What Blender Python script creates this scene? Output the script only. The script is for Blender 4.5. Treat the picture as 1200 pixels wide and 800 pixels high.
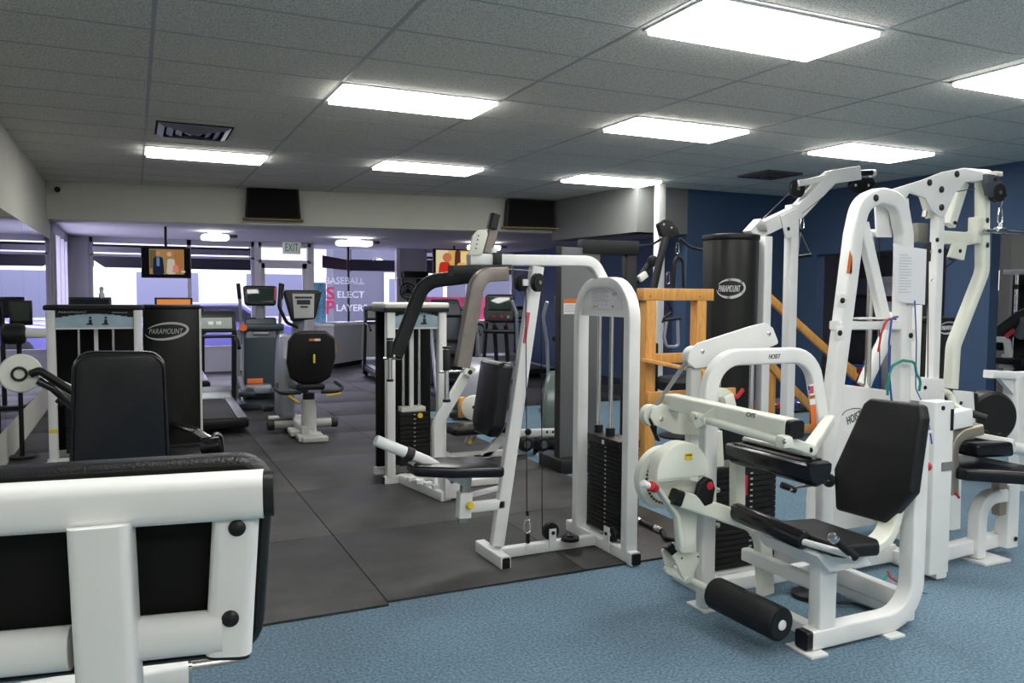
import bpy, bmesh, math, random
from mathutils import Vector as V, Matrix
random.seed(7)
for o in list(bpy.data.objects): bpy.data.objects.remove(o)
S = bpy.context.scene
C = S.collection
# ------------------------------------------------------------------ camera
F = 946.0; YAW = .4379; PIT = -.05704; ROL = .00644; CH = 1.5
_fw = V((math.sin(YAW)*math.cos(PIT), math.cos(YAW)*math.cos(PIT), math.sin(PIT)))
_r0 = V((math.cos(YAW), -math.sin(YAW), 0)); _u0 = _r0.cross(_fw)
_r = _r0*math.cos(ROL)+_u0*math.sin(ROL); _u = _r.cross(_fw)
cd = bpy.data.cameras.new('camera'); cam = bpy.data.objects.new('camera', cd); C.objects.link(cam)
cd.sensor_width = 36; cd.lens = F/1200*36; cd.clip_end = 200; cd.clip_start = .05
M4 = Matrix((( _r.x, _u.x, -_fw.x, 0), (_r.y, _u.y, -_fw.y, 0), (_r.z, _u.z, -_fw.z, CH), (0, 0, 0, 1)))
cam.matrix_world = M4
S.camera = cam
EYE = V((0, 0, CH))
# ------------------------------------------------------------------ light and exposure
S.view_settings.view_transform = 'Standard'; S.view_settings.look = 'None'
S.view_settings.gamma = 1; S.view_settings.use_curve_mapping = False
S.view_settings.exposure = 0.0
W = bpy.data.worlds.new('world'); S.world = W; W.use_nodes = True
bg = W.node_tree.nodes['Background']; bg.inputs[0].default_value = (.90, .87, 1.0, 1); bg.inputs[1].default_value = 5.0
LIGHT = 17.5      # ceiling troffers
ZC = 2.98         # main ceiling
ZL = 2.5          # low ceiling by the street windows

# measuring helpers: the spot of the room seen along one direction on a given plane
def ray(x, y): return _fw+_r*((x-600)/F)-_u*((y-400)/F)
def pz(x, y, z=0.): d = ray(x, y); return EYE+d*((z-CH)/d.z)
def px(x, y, X): d = ray(x, y); return EYE+d*(X/d.x)
def py(x, y, Y): d = ray(x, y); return EYE+d*(Y/d.y)
def pp(x, y, P, n): d = ray(x, y); return EYE+d*((V(P)-EYE).dot(n)/d.dot(n))

# ------------------------------------------------------------------ materials
MATS = {}
def mat(name, col, rough=.5, metal=0., spec=.5, noise=0., nscale=40., bump=0., bscale=200., emit=0., alpha=1., coat=0., trans=0.):
    if name in MATS: return MATS[name]
    m = bpy.data.materials.new(name); m.use_nodes = True; nt = m.node_tree; b = nt.nodes['Principled BSDF']
    b.inputs['Base Color'].default_value = (*col, 1); b.inputs['Roughness'].default_value = rough
    b.inputs['Metallic'].default_value = metal; b.inputs['Specular IOR Level'].default_value = spec
    b.inputs['Coat Weight'].default_value = coat; b.inputs['Transmission Weight'].default_value = trans
    if emit: b.inputs['Emission Color'].default_value = (*col, 1); b.inputs['Emission Strength'].default_value = emit
    tc = nt.nodes.new('ShaderNodeTexCoord')
    if noise:
        n = nt.nodes.new('ShaderNodeTexNoise'); n.inputs['Scale'].default_value = nscale; n.inputs['Detail'].default_value = 5
        nt.links.new(tc.outputs['Object'], n.inputs['Vector'])
        mx = nt.nodes.new('ShaderNodeMix'); mx.data_type = 'RGBA'
        mx.inputs[6].default_value = (*[c*(1-noise) for c in col], 1); mx.inputs[7].default_value = (*[min(1, c*(1+noise)) for c in col], 1)
        mr = nt.nodes.new('ShaderNodeMapRange'); mr.inputs[1].default_value = .3; mr.inputs[2].default_value = .7
        nt.links.new(n.outputs['Fac'], mr.inputs[0]); nt.links.new(mr.outputs[0], mx.inputs[0]); nt.links.new(mx.outputs[2], b.inputs['Base Color'])
    if bump:
        n2 = nt.nodes.new('ShaderNodeTexNoise'); n2.inputs['Scale'].default_value = bscale; n2.inputs['Detail'].default_value = 3
        nt.links.new(tc.outputs['Object'], n2.inputs['Vector'])
        bp = nt.nodes.new('ShaderNodeBump'); bp.inputs['Strength'].default_value = bump; bp.inputs['Distance'].default_value = .01
        nt.links.new(n2.outputs['Fac'], bp.inputs['Height']); nt.links.new(bp.outputs[0], b.inputs['Normal'])
    MATS[name] = m; return m
WHITE = mat('white_powder_coat', (.80, .80, .79), .38, noise=.03, nscale=6)
CREAM = mat('cream_powder_coat', (.75, .76, .67), .38, noise=.03, nscale=8)
VINYL = mat('black_vinyl', (.009, .009, .010), .40, spec=.35, bump=.25, bscale=260)
VINYLG = mat('glossy_black_vinyl', (.008, .008, .011), .24, spec=.4, bump=.08, bscale=60)
BLACK = mat('black_plastic', (.009, .009, .010), .4, spec=.35)
BLACKM = mat('black_steel', (.013, .014, .015), .45, spec=.35, noise=.2)
MATTE = mat('matte_black', (.006, .006, .006), .8, spec=.2)
CAST = mat('cast_iron', (.009, .009, .009), .55, spec=.3, bump=.2, bscale=120)
SHROUD = mat('shroud_black', (.014, .015, .014), .42, spec=.3)
CHROME = mat('chrome', (.75, .75, .74), .16, metal=1)
STEEL = mat('brushed_steel', (.50, .48, .45), .32, metal=1)
TAUPE = mat('taupe_metallic', (.24, .205, .185), .4, metal=.35, noise=.1, nscale=20)
BRONZE = mat('bronze_steel', (.36, .31, .25), .36, metal=.6)
GREYP = mat('grey_panel', (.135, .145, .150), .5, noise=.05, nscale=3)
SILVER = mat('silver_plastic', (.33, .35, .40), .35, metal=.3)
SLATE = mat('slate_plastic', (.035, .050, .065), .4)
GREENG = mat('green_grey_plastic', (.09, .125, .115), .3)
BIKEG = mat('bike_grey', (.50, .50, .48), .45)
YELLOW = mat('yellow_plastic', (.85, .62, .03), .4)
RED = mat('red_plastic', (.55, .02, .03), .35)
ORANGE = mat('orange_label', (.75, .17, .03), .5)
PAPER = mat('white_paper', (.80, .80, .82), .7)
INK = mat('dark_ink', (.03, .03, .035), .6)
INKR = mat('red_ink', (.6, .08, .12), .6)
INKG = mat('grey_ink', (.45, .45, .47), .6)
LOGO = mat('silver_ink', (.55, .56, .57), .4)
SKYBL = mat('pale_blue_placard', (.38, .52, .60), .4, noise=.15, nscale=9)
WOODM = None
RUBBER = mat('rubber', (.015, .015, .016), .6)
FRAMEM = mat('window_frame_grey', (.45, .44, .50), .45)

def wood_mat():
    m = bpy.data.materials.new('honey_wood'); m.use_nodes = True; nt = m.node_tree; b = nt.nodes['Principled BSDF']
    tc = nt.nodes.new('ShaderNodeTexCoord'); mp = nt.nodes.new('ShaderNodeMapping'); mp.inputs['Scale'].default_value = (30, 30, 3)
    n = nt.nodes.new('ShaderNodeTexNoise'); n.inputs['Scale'].default_value = 2.; n.inputs['Detail'].default_value = 6; n.inputs['Distortion'].default_value = 1.2
    r = nt.nodes.new('ShaderNodeValToRGB'); r.color_ramp.elements[0].position = .3; r.color_ramp.elements[1].position = .7
    r.color_ramp.elements[0].color = (.56, .25, .055, 1); r.color_ramp.elements[1].color = (.74, .38, .105, 1)
    nt.links.new(tc.outputs['Object'], mp.inputs[0]); nt.links.new(mp.outputs[0], n.inputs['Vector'])
    nt.links.new(n.outputs['Fac'], r.inputs[0]); nt.links.new(r.outputs[0], b.inputs['Base Color']); b.inputs['Roughness'].default_value = .45
    return m
WOOD = wood_mat()
def emis(name, col, st):
    m = bpy.data.materials.new(name); m.use_nodes = True; nt = m.node_tree; nt.nodes.remove(nt.nodes['Principled BSDF'])
    e = nt.nodes.new('ShaderNodeEmission'); e.inputs[0].default_value = (*col, 1); e.inputs[1].default_value = st
    nt.links.new(e.outputs[0], nt.nodes['Material Output'].inputs[0]); return m

# ------------------------------------------------------------------ mesh helpers
def nb(): return bmesh.new()
def merge(bm, t):
    me = bpy.data.meshes.new('t'); t.to_mesh(me); t.free(); bm.from_mesh(me); bpy.data.meshes.remove(me)
def fillet(pts, r, n=7, closed=False):
    pts = [V(p) for p in pts]
    out = []; N = len(pts)
    for i, p in enumerate(pts):
        if not closed and (i == 0 or i == N-1): out.append(p); continue
        a = pts[(i-1) % N]; b = pts[(i+1) % N]
        ri = r[i] if isinstance(r, (list, tuple)) else r
        u = (a-p); v = (b-p); lu, lv = u.length, v.length; u.normalize(); v.normalize()
        ang = u.angle(v, math.pi)
        if ri <= 0 or ang > 3.10: out.append(p); continue
        th = math.pi-ang; d = min(ri*math.tan(th/2), lu*.48, lv*.48); re = d/math.tan(th/2)
        c = p+(u+v).normalized()*(re/math.cos(th/2))
        s = p+u*d-c; e = p+v*d-c
        for k in range(n+1):
            t = k/n; w = (s*math.sin((1-t)*th)+e*math.sin(t*th))/math.sin(th)
            out.append(c+w)
    return out
def rrect(w, h, r, n=3):
    r = min(r, w*.49, h*.49); o = []
    for cx, cy, a0 in ((w/2-r, h/2-r, 0), (-w/2+r, h/2-r, 90), (-w/2+r, -h/2+r, 180), (w/2-r, -h/2+r, 270)):
        for k in range(n+1):
            a = math.radians(a0+90*k/n); o.append((cx+r*math.cos(a), cy+r*math.sin(a)))
    return o
def circ(r, n=16): return [(r*math.cos(2*math.pi*k/n), r*math.sin(2*math.pi*k/n)) for k in range(n)]
def sweepp(bm, path, prof, side=None, scale=None):
    path = [V(p) for p in path]
    q = [path[0]]
    for p in path[1:]:
        if (p-q[-1]).length > 1e-5: q.append(p)
    path = q; N = len(path); rings = []; ref = None
    for i in range(N):
        t0 = (path[i]-path[i-1]).normalized() if i else None
        t1 = (path[i+1]-path[i]).normalized() if i < N-1 else None
        t = ((t0 or t1)+(t1 or t0)).normalized()
        k = 1.
        if t0 and t1: k = 1/max(.3, math.cos(t0.angle(t1)/2))
        if side is not None: s = V(side); s = (s-t*s.dot(t)).normalized()
        else:
            if ref is None:
                ref = V((0, 0, 1)) if abs(t.z) < .9 else V((1, 0, 0))
            s = (ref-t*ref.dot(t)).normalized(); ref = s; k = 1.
        o = t.cross(s)
        sc = scale[i] if scale else 1.
        rings.append([bm.verts.new(path[i]+s*(a*sc)+o*(b*k*sc)) for a, b in prof])
    n = len(prof)
    for i in range(N-1):
        for j in range(n):
            bm.faces.new((rings[i][j], rings[i][(j+1) % n], rings[i+1][(j+1) % n], rings[i+1][j]))
    bm.faces.new(rings[0][::-1]); bm.faces.new(rings[-1])
def rect(bm, pts, w, h, side, r=0., rc=.008):
    """rectangular tube: w across `side`, h across the other way, bends of radius r"""
    sweepp(bm, fillet(pts, r) if r else pts, rrect(w, h, rc), side)
def tube(bm, pts, rad, r=0., n=14): sweepp(bm, fillet(pts, r) if r else pts, circ(rad, n))
def cyl(bm, p, q, r, r2=None, n=24, bev=0.):
    p, q = V(p), V(q); r2 = r if r2 is None else r2; t = (q-p); L = t.length; t.normalize()
    if bev: prof = [(0, r-bev), (bev*.3, r-bev*.3), (bev, r), (L-bev, r2), (L-bev*.3, r2-bev*.3), (L, r2-bev)]
    else: prof = [(0, r), (L, r2)]
    lathe(bm, p, t, prof, n)
def lathe(bm, p, ax, prof, n=24):
    p, ax = V(p), V(ax).normalized(); s = (V((0, 0, 1)) if abs(ax.z) < .9 else V((1, 0, 0))); s = (s-ax*s.dot(ax)).normalized(); o = ax.cross(s)
    rings = []
    for d, r in prof:
        rings.append([bm.verts.new(p+ax*d+(s*math.cos(2*math.pi*k/n)+o*math.sin(2*math.pi*k/n))*r) for k in range(n)])
    for i in range(len(rings)-1):
        for j in range(n): bm.faces.new((rings[i][j], rings[i][(j+1) % n], rings[i+1][(j+1) % n], rings[i+1][j]))
    bm.faces.new(rings[0][::-1]); bm.faces.new(rings[-1])
def ring(bm, c, ax, R, r, n=28, m=10):
    c, ax = V(c), V(ax).normalized(); s = (V((0, 0, 1)) if abs(ax.z) < .9 else V((1, 0, 0))); s = (s-ax*s.dot(ax)).normalized(); o = ax.cross(s)
    rg = []
    for i in range(n):
        a = 2*math.pi*i/n; d = s*math.cos(a)+o*math.sin(a)
        rg.append([bm.verts.new(c+d*(R+r*math.cos(2*math.pi*j/m))+ax*(r*math.sin(2*math.pi*j/m))) for j in range(m)])
    for i in range(n):
        for j in range(m): bm.faces.new((rg[i][j], rg[(i+1) % n][j], rg[(i+1) % n][(j+1) % m], rg[i][(j+1) % m]))
def box(bm, c, size, ax=None, bev=0., seg=2):
    t = nb(); bmesh.ops.create_cube(t, size=1); bmesh.ops.scale(t, vec=V(size), verts=t.verts)
    if bev: bmesh.ops.bevel(t, geom=t.edges[:], offset=bev, segments=seg, affect='EDGES', profile=.5)
    m = Matrix.Identity(4)
    if ax:
        a, b, c3 = [V(v).normalized() for v in ax]
        m = Matrix(((a.x, b.x, c3.x, 0), (a.y, b.y, c3.y, 0), (a.z, b.z, c3.z, 0), (0, 0, 0, 1)))
    m = Matrix.Translation(V(c)) @ m
    bmesh.ops.transform(t, matrix=m, verts=t.verts); merge(bm, t)
def bx(bm, x0, x1, y0, y1, z0, z1, bev=0.): box(bm, ((x0+x1)/2, (y0+y1)/2, (z0+z1)/2), (abs(x1-x0), abs(y1-y0), abs(z1-z0)), None, bev)
def prism(bm, pts, ext, bev=0., r=0., seg=3):
    """flat outline pushed along `ext`; corners rounded by r, edges bevelled"""
    pts = fillet(pts, r, 6, True) if r else [V(p) for p in pts]
    t = nb(); a = [t.verts.new(p) for p in pts]; b = [t.verts.new(p+V(ext)) for p in pts]; n = len(pts)
    fa = t.faces.new(a[::-1]); fb = t.faces.new(b); ed = list(fa.edges)+list(fb.edges)
    for i in range(n): t.faces.new((a[i], a[(i+1) % n], b[(i+1) % n], b[i]))
    bmesh.ops.recalc_face_normals(t, faces=t.faces)
    if bev: bmesh.ops.bevel(t, geom=ed, offset=bev, segments=seg, affect='EDGES', profile=.5)
    merge(bm, t)
def pad(bm, c, ax, ay, w, l, t, r=.04, bev=.018):
    """upholstered cushion: centre of its face c, width w along ax, length l along ay, thickness t against the face normal"""
    c, ax, ay = V(c), V(ax).normalized(), V(ay).normalized(); n = ax.cross(ay)
    pts = [c+ax*(w/2)*a+ay*(l/2)*b for a, b in ((-1, -1), (1, -1), (1, 1), (-1, 1))]
    prism(bm, pts, -n*t, bev, r)
def bolt(bm, p, n, r=.012, h=.008):
    lathe(bm, V(p)-V(n).normalized()*.002, n, [(0, r), (h*.6, r), (h, r*.6)], 12)

# ------------------------------------------------------------------ object helpers
def root_loc(o):
    while o.parent: o = o.parent
    return o.location.copy()
def tag(o, label=None, cat=None, group=None, kind=None):
    if label: o['label'] = label
    if cat: o['category'] = cat
    if group: o['group'] = group
    if kind: o['kind'] = kind
    return o
def obj(name, bm, m, parent=None, smooth=40, label=None):
    me = bpy.data.meshes.new(name)
    bmesh.ops.recalc_face_normals(bm, faces=bm.faces)
    o = bpy.data.objects.new(name, me)
    if parent is not None:
        bmesh.ops.translate(bm, verts=bm.verts, vec=-root_loc(parent)); o.parent = parent
    else:
        vs = [v.co for v in bm.verts]; lo = [min(v[i] for v in vs) for i in range(3)]; hi = [max(v[i] for v in vs) for i in range(3)]
        L = V(((lo[0]+hi[0])/2, (lo[1]+hi[1])/2, lo[2])); bmesh.ops.translate(bm, verts=bm.verts, vec=-L); o.location = L
    bm.to_mesh(me); bm.free()
    if m: me.materials.append(m)
    me.shade_smooth(); me.set_sharp_from_angle(angle=math.radians(smooth))
    C.objects.link(o)
    if label: o['label'] = label
    return o
def thing(name, label, cat, loc=(0, 0, 0), group=None):
    o = bpy.data.objects.new(name, None); C.objects.link(o); o.location = V(loc); o.empty_display_size = .1
    return tag(o, label, cat, group)
def struct(name, bm, m, parent=None):
    o = obj(name, bm, m, parent, 30)
    if parent is None: o['kind'] = 'structure'
    return o
def copy_tree(o, parent=None):
    c = o.copy(); C.objects.link(c); c.parent = parent
    for ch in [k for k in bpy.data.objects if k.parent == o]: copy_tree(ch, c)
    return c
def one(fn, *a, **k):
    bm = nb(); fn(bm, *a, **k); return bm
def text(name, s, c, right, up, w, h, m, parent=None, ext=.0012, shear=0., bold=0.):
    """lettering centred on c, w wide and h high"""
    cu = bpy.data.curves.new('txt', 'FONT'); cu.body = s; cu.shear = shear; cu.extrude = .02; cu.offset = bold; cu.space_character = 1.05
    to = bpy.data.objects.new('txt', cu); me = bpy.data.meshes.new_from_object(to)
    bm = nb(); bm.from_mesh(me); bpy.data.objects.remove(to); bpy.data.curves.remove(cu); bpy.data.meshes.remove(me)
    xs = [v.co.x for v in bm.verts]; ys = [v.co.y for v in bm.verts]
    x0, x1, y0, y1 = min(xs), max(xs), min(ys), max(ys)
    R, U = V(right).normalized(), V(up).normalized(); N = R.cross(U)
    for v in bm.verts:
        a = ((v.co.x-x0)/(x1-x0)-.5)*w; b = ((v.co.y-y0)/(y1-y0)-.5)*h; z = v.co.z/.02*ext
        v.co = V(c)+R*a+U*b+N*z
    return obj(name, bm, m, parent)
def pulley(parent, c, ax, r, w=.025, m=None, name='pulley', hub=True):
    c, ax = V(c), V(ax).normalized(); bm = nb()
    lathe(bm, c-ax*w/2, ax, [(0, r*.45), (.001, r*.97), (w*.18, r), (w*.5, r*.86), (w*.82, r), (w-.001, r*.97), (w, r*.45)], 28)
    p = obj(name, bm, m or BLACK, parent)
    if hub:
        b2 = nb(); lathe(b2, c-ax*(w/2+.005), ax, [(0, r*.22), (w+.01, r*.22)], 14); obj('hub', b2, STEEL, p)
    return p
def stack(parent, x0, x1, y0, y1, z0, n, ph, m=None, tick=None, rods=None, topz=None):
    for i in range(n):
        obj('weight_plate', one(bx, x0, x1, y0, y1, z0+i*ph+.0015, z0+(i+1)*ph-.0015, .004), m or CAST, parent)
    if tick:   # (face axis: 'x-' or 'y-', position along the face)
        bm = nb()
        for i in range(n):
            z = z0+(i+.5)*ph
            if tick[0] == 'x': bx(bm, x0-.0015, x0+.002, tick[1]-.008, tick[1]+.008, z-.004, z+.004)
            else: bx(bm, tick[1]-.008, tick[1]+.008, y0-.0015, y0+.002, z-.004, z+.004)
        obj('number_strip', bm, LOGO, parent)
    for rx, ry in rods or []:
        obj('guide_rod', one(cyl, (rx, ry, z0+n*ph), (rx, ry, topz), .0125), CHROME, parent)
def carabiner(parent, c, h=.09, ax=(1, 0, 0), name='carabiner', m=None):
    c = V(c); ax = V(ax).normalized(); bm = nb(); z = V((0, 0, 1))
    pts = [c+z*h*.5+ax*.012, c+z*h*.1+ax*.02, c-z*h*.4+ax*.02, c-z*h*.5, c-z*h*.4-ax*.02, c+z*h*.1-ax*.02, c+z*h*.5-ax*.012, c+z*h*.5+ax*.012]
    tube(bm, pts, .0045, 0, 8)
    return obj(name, bm, m or CHROME, parent)
# ================================================================== THE SETTING
def ceiling_mat(col):
    m = bpy.data.materials.new('acoustic_tile'); m.use_nodes = True; nt = m.node_tree; b = nt.nodes['Principled BSDF']
    b.inputs['Roughness'].default_value = .95; b.inputs['Specular IOR Level'].default_value = .1
    g = nt.nodes.new('ShaderNodeNewGeometry'); n = nt.nodes.new('ShaderNodeTexNoise'); n.inputs['Scale'].default_value = 90; n.inputs['Detail'].default_value = 4
    r = nt.nodes.new('ShaderNodeValToRGB'); r.color_ramp.elements[0].position = .36; r.color_ramp.elements[1].position = .56
    r.color_ramp.elements[0].color = (*[c*.6 for c in col], 1); r.color_ramp.elements[1].color = (*col, 1)
    nt.links.new(g.outputs['Position'], n.inputs['Vector']); nt.links.new(n.outputs['Fac'], r.inputs[0]); nt.links.new(r.outputs[0], b.inputs['Base Color'])
    bp = nt.nodes.new('ShaderNodeBump'); bp.inputs['Strength'].default_value = .3; bp.inputs['Distance'].default_value = .004
    nt.links.new(n.outputs['Fac'], bp.inputs['Height']); nt.links.new(bp.outputs[0], b.inputs['Normal'])
    return m
TILE = ceiling_mat((.86, .84, .77))
WALLW = mat('cream_wall', (.62, .62, .55), .8, noise=.03, nscale=3)
WALLG = mat('lilac_grey_wall', (.50, .49, .54), .8, noise=.03, nscale=3)
BLUEW = mat('blue_wall', (.040, .078, .155), .75, noise=.06, nscale=4)
def carpet_mat():
    m = bpy.data.materials.new('blue_carpet'); m.use_nodes = True; nt = m.node_tree; b = nt.nodes['Principled BSDF']
    b.inputs['Roughness'].default_value = 1; b.inputs['Specular IOR Level'].default_value = .05; b.inputs['Sheen Weight'].default_value = .2
    g = nt.nodes.new('ShaderNodeNewGeometry')
    n = nt.nodes.new('ShaderNodeTexNoise'); n.inputs['Scale'].default_value = 75; n.inputs['Detail'].default_value = 5; n.inputs['Roughness'].default_value = .75
    n2 = nt.nodes.new('ShaderNodeTexNoise'); n2.inputs['Scale'].default_value = 2.2; n2.inputs['Detail'].default_value = 3
    r = nt.nodes.new('ShaderNodeValToRGB'); r.color_ramp.elements[0].position = .38; r.color_ramp.elements[1].position = .62
    r.color_ramp.elements[0].color = (.055, .105, .155, 1); r.color_ramp.elements[1].color = (.185, .30, .395, 1)
    mx = nt.nodes.new('ShaderNodeMix'); mx.data_type = 'RGBA'; mx.blend_type = 'MULTIPLY'; mx.inputs[0].default_value = .45
    nt.links.new(g.outputs['Position'], n.inputs['Vector']); nt.links.new(g.outputs['Position'], n2.inputs['Vector'])
    nt.links.new(n.outputs['Fac'], r.inputs[0]); nt.links.new(r.outputs[0], mx.inputs[6])
    r2 = nt.nodes.new('ShaderNodeValToRGB'); r2.color_ramp.elements[0].position = .35; r2.color_ramp.elements[1].position = .65
    r2.color_ramp.elements[0].color = (.72, .72, .72, 1); r2.color_ramp.elements[1].color = (1, 1, 1, 1)
    nt.links.new(n2.outputs['Fac'], r2.inputs[0]); nt.links.new(r2.outputs[0], mx.inputs[7]); nt.links.new(mx.outputs[2], b.inputs['Base Color'])
    bp = nt.nodes.new('ShaderNodeBump'); bp.inputs['Strength'].default_value = .5; bp.inputs['Distance'].default_value = .006
    nt.links.new(n.outputs['Fac'], bp.inputs['Height']); nt.links.new(bp.outputs[0], b.inputs['Normal'])
    return m
CARPET = carpet_mat()
def rubber_mat():
    m = bpy.data.materials.new('rubber_mat'); m.use_nodes = True; nt = m.node_tree; b = nt.nodes['Principled BSDF']
    g = nt.nodes.new('ShaderNodeNewGeometry')
    n = nt.nodes.new('ShaderNodeTexNoise'); n.inputs['Scale'].default_value = 2.4; n.inputs['Detail'].default_value = 7; n.inputs['Roughness'].default_value = .65
    r = nt.nodes.new('ShaderNodeValToRGB'); r.color_ramp.elements[0].position = .36; r.color_ramp.elements[1].position = .72
    r.color_ramp.elements[0].color = (.013, .0125, .0135, 1); r.color_ramp.elements[1].color = (.060, .057, .057, 1)
    nt.links.new(g.outputs['Position'], n.inputs['Vector']); nt.links.new(n.outputs['Fac'], r.inputs[0]); nt.links.new(r.outputs[0], b.inputs['Base Color'])
    b.inputs['Roughness'].default_value = .5; b.inputs['Specular IOR Level'].default_value = .45
    n2 = nt.nodes.new('ShaderNodeTexNoise'); n2.inputs['Scale'].default_value = 220; nt.links.new(g.outputs['Position'], n2.inputs['Vector'])
    bp = nt.nodes.new('ShaderNodeBump'); bp.inputs['Strength'].default_value = .35; bp.inputs['Distance'].default_value = .003
    nt.links.new(n2.outputs['Fac'], bp.inputs['Height']); nt.links.new(bp.outputs[0], b.inputs['Normal'])
    return m
RMAT = rubber_mat()
MIRROR = mat('mirror_glass', (.62, .66, .66), .01, metal=1)
def glass_mat():
    m = bpy.data.materials.new('window_glass'); m.use_nodes = True; nt = m.node_tree; nt.nodes.remove(nt.nodes['Principled BSDF'])
    t = nt.nodes.new('ShaderNodeBsdfTransparent'); t.inputs[0].default_value = (.93, .94, 1, 1)
    g = nt.nodes.new('ShaderNodeBsdfGlossy'); g.inputs['Roughness'].default_value = .02
    fr = nt.nodes.new('ShaderNodeLayerWeight'); fr.inputs[0].default_value = .12
    mu = nt.nodes.new('ShaderNodeMath'); mu.operation = 'MULTIPLY'; mu.inputs[1].default_value = .35; nt.links.new(fr.outputs['Facing'], mu.inputs[0])
    mx = nt.nodes.new('ShaderNodeMixShader'); nt.links.new(mu.outputs[0], mx.inputs[0]); nt.links.new(t.outputs[0], mx.inputs[1]); nt.links.new(g.outputs[0], mx.inputs[2])
    nt.links.new(mx.outputs[0], nt.nodes['Material Output'].inputs[0]); return m
GLASS = glass_mat()
XL, XR, YB, YF = -1.03, 8.7, -3.0, 17.2
# floor with carpet, rubber mats laid over it
struct('floor', one(bx, XL-.1, 15, YB, YF+.1, -.12, 0), CARPET)
def rmat_tiles():
    k = 0
    rows = [3.70+1.22*i for i in range(11)]
    for ci, (xa, xb) in enumerate(((-1.02, -.12), (-.12, 1.09), (1.09, 2.20), (2.20, 3.24))):
        for i in range(11):
            ya = rows[i]+(.0 if ci < 2 else (.04 if i == 0 else .0)); yb = rows[i]+1.22
            if yb > 17.15: yb = 17.15
            bm = one(bx, xa+.0025, xb-.0025, ya+.0025, yb-.0025, .0005, .013, .002)
            o = obj('rubber_floor_mat', bm, RMAT)
            tag(o, 'black rubber floor mat laid in rows on the blue carpet', 'mat', 'black rubber floor mats')
    for i, (xa, xb) in enumerate(((3.24, 5.0), (5.0, 6.6), (6.6, 7.95))):
        for ya in (9.8, 11.6, 13.4, 15.2):
            o = obj('rubber_floor_mat', one(bx, xa+.0025, xb-.0025, ya+.0025, min(17.1, ya+1.8)-.0025, .0005, .013, .002), RMAT)
            tag(o, 'black rubber floor mat laid in rows on the blue carpet', 'mat', 'black rubber floor mats')
rmat_tiles()
# main ceiling with its grid
cl = struct('ceiling', one(bx, XL-.1, 14.6, YB, 12.9, ZC, ZC+.1), TILE)
GX, GY = 3.782, 3.231
bm = nb()
x = GX-1.2192*4
while x < XR: bx(bm, x-.012, x+.012, YB, 12.9, ZC-.003, ZC+.002); x += 1.2192
obj('main_runner', bm, mat('grid_white', (.42, .42, .42), .5), cl)
bm = nb(); y = GY-.6096*9
while y < 12.8: bx(bm, XL, XR, y-.009, y+.009, ZC-.0025, ZC+.002); y += .6096
obj('cross_tee', bm, mat('grid_white', (.42, .42, .42), .5), cl)
# left wall with mirrors
struct('wall_left', one(bx, XL-.12, XL, YB, 13.0, 0, ZC), WALLW)
ml = thing('wall_mirror', 'tall mirror panels covering the left wall beside the weight machines', 'mirror', (XL+.006, 5.0, .33))
for i in range(8):
    ya = .5+i*1.52
    obj('mirror_pane', one(bx, XL+.001, XL+.008, ya+.003, ya+1.517, .33, 2.22), MIRROR, ml)
# beam / bulkhead across the room
BP = [V((XL, 12.45, 0)), V((5.95, 11.25, 0)), V((6.12, 9.15, 0)), V((6.95, 9.15, 0))]
def bulk(bm, a, b, z0, z1, t=.35):
    d = (b-a).normalized(); n = V((-d.y, d.x, 0))
    prism(bm, [a+V((0, 0, z0)), b+V((0, 0, z0)), b+n*t+V((0, 0, z0)), a+n*t+V((0, 0, z0))], V((0, 0, z1-z0)))
struct('trim_1', one(bulk, BP[0], BP[1], ZL-.02, ZC), WALLW)
GREYW = mat('bulkhead_grey', (.17, .175, .17), .8)
bm = nb(); bulk(bm, BP[1], BP[2]+V((0, 0, 0)), 2.36, ZC); bulk(bm, BP[2], BP[3], 2.36, ZC, .3); struct('trim_2', bm, GREYW)
# low ceiling near the street
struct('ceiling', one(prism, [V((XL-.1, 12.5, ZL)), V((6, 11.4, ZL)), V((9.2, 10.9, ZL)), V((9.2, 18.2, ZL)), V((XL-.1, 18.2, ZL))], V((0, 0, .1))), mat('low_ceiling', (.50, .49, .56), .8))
# blue walls on the right
struct('wall_back', one(bx, 6.95, XR+.1, 9.15, 9.45, 0, ZC), BLUEW)
struct('wall_front_side', one(bx, 8.05, 8.25, 9.4, 17.3, 0, ZL), BLUEW)
bm = nb()
bx(bm, XR, XR+.15, 8.5, 9.15, 0, ZC)          # from the back corner to the first opening
bx(bm, XR, XR+.15, 5.95, 6.5, 0, ZC)        # pier
bx(bm, XR, XR+.15, 6.5, 8.5, 2.10, ZC)      # over the first opening
bx(bm, XR, XR+.15, YB, 5.95, 2.24, ZC)        # over the wide opening
struct('wall_right', bm, BLUEW)
struct('wall_near', one(bx, XL-.1, 14.6, YB-.15, YB, 0, ZC), WALLW)
# rooms beyond the openings
struct('wall_far_right', one(bx, 14.4, 14.6, YB, 12.9, 0, ZC), mat('dim_grey_wall', (.30, .30, .31), .8))
struct('wall_side_room', one(bx, XR+.15, 14.4, 12.7, 12.9, 0, ZC), mat('lilac_wall', (.30, .28, .36), .8))
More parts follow.
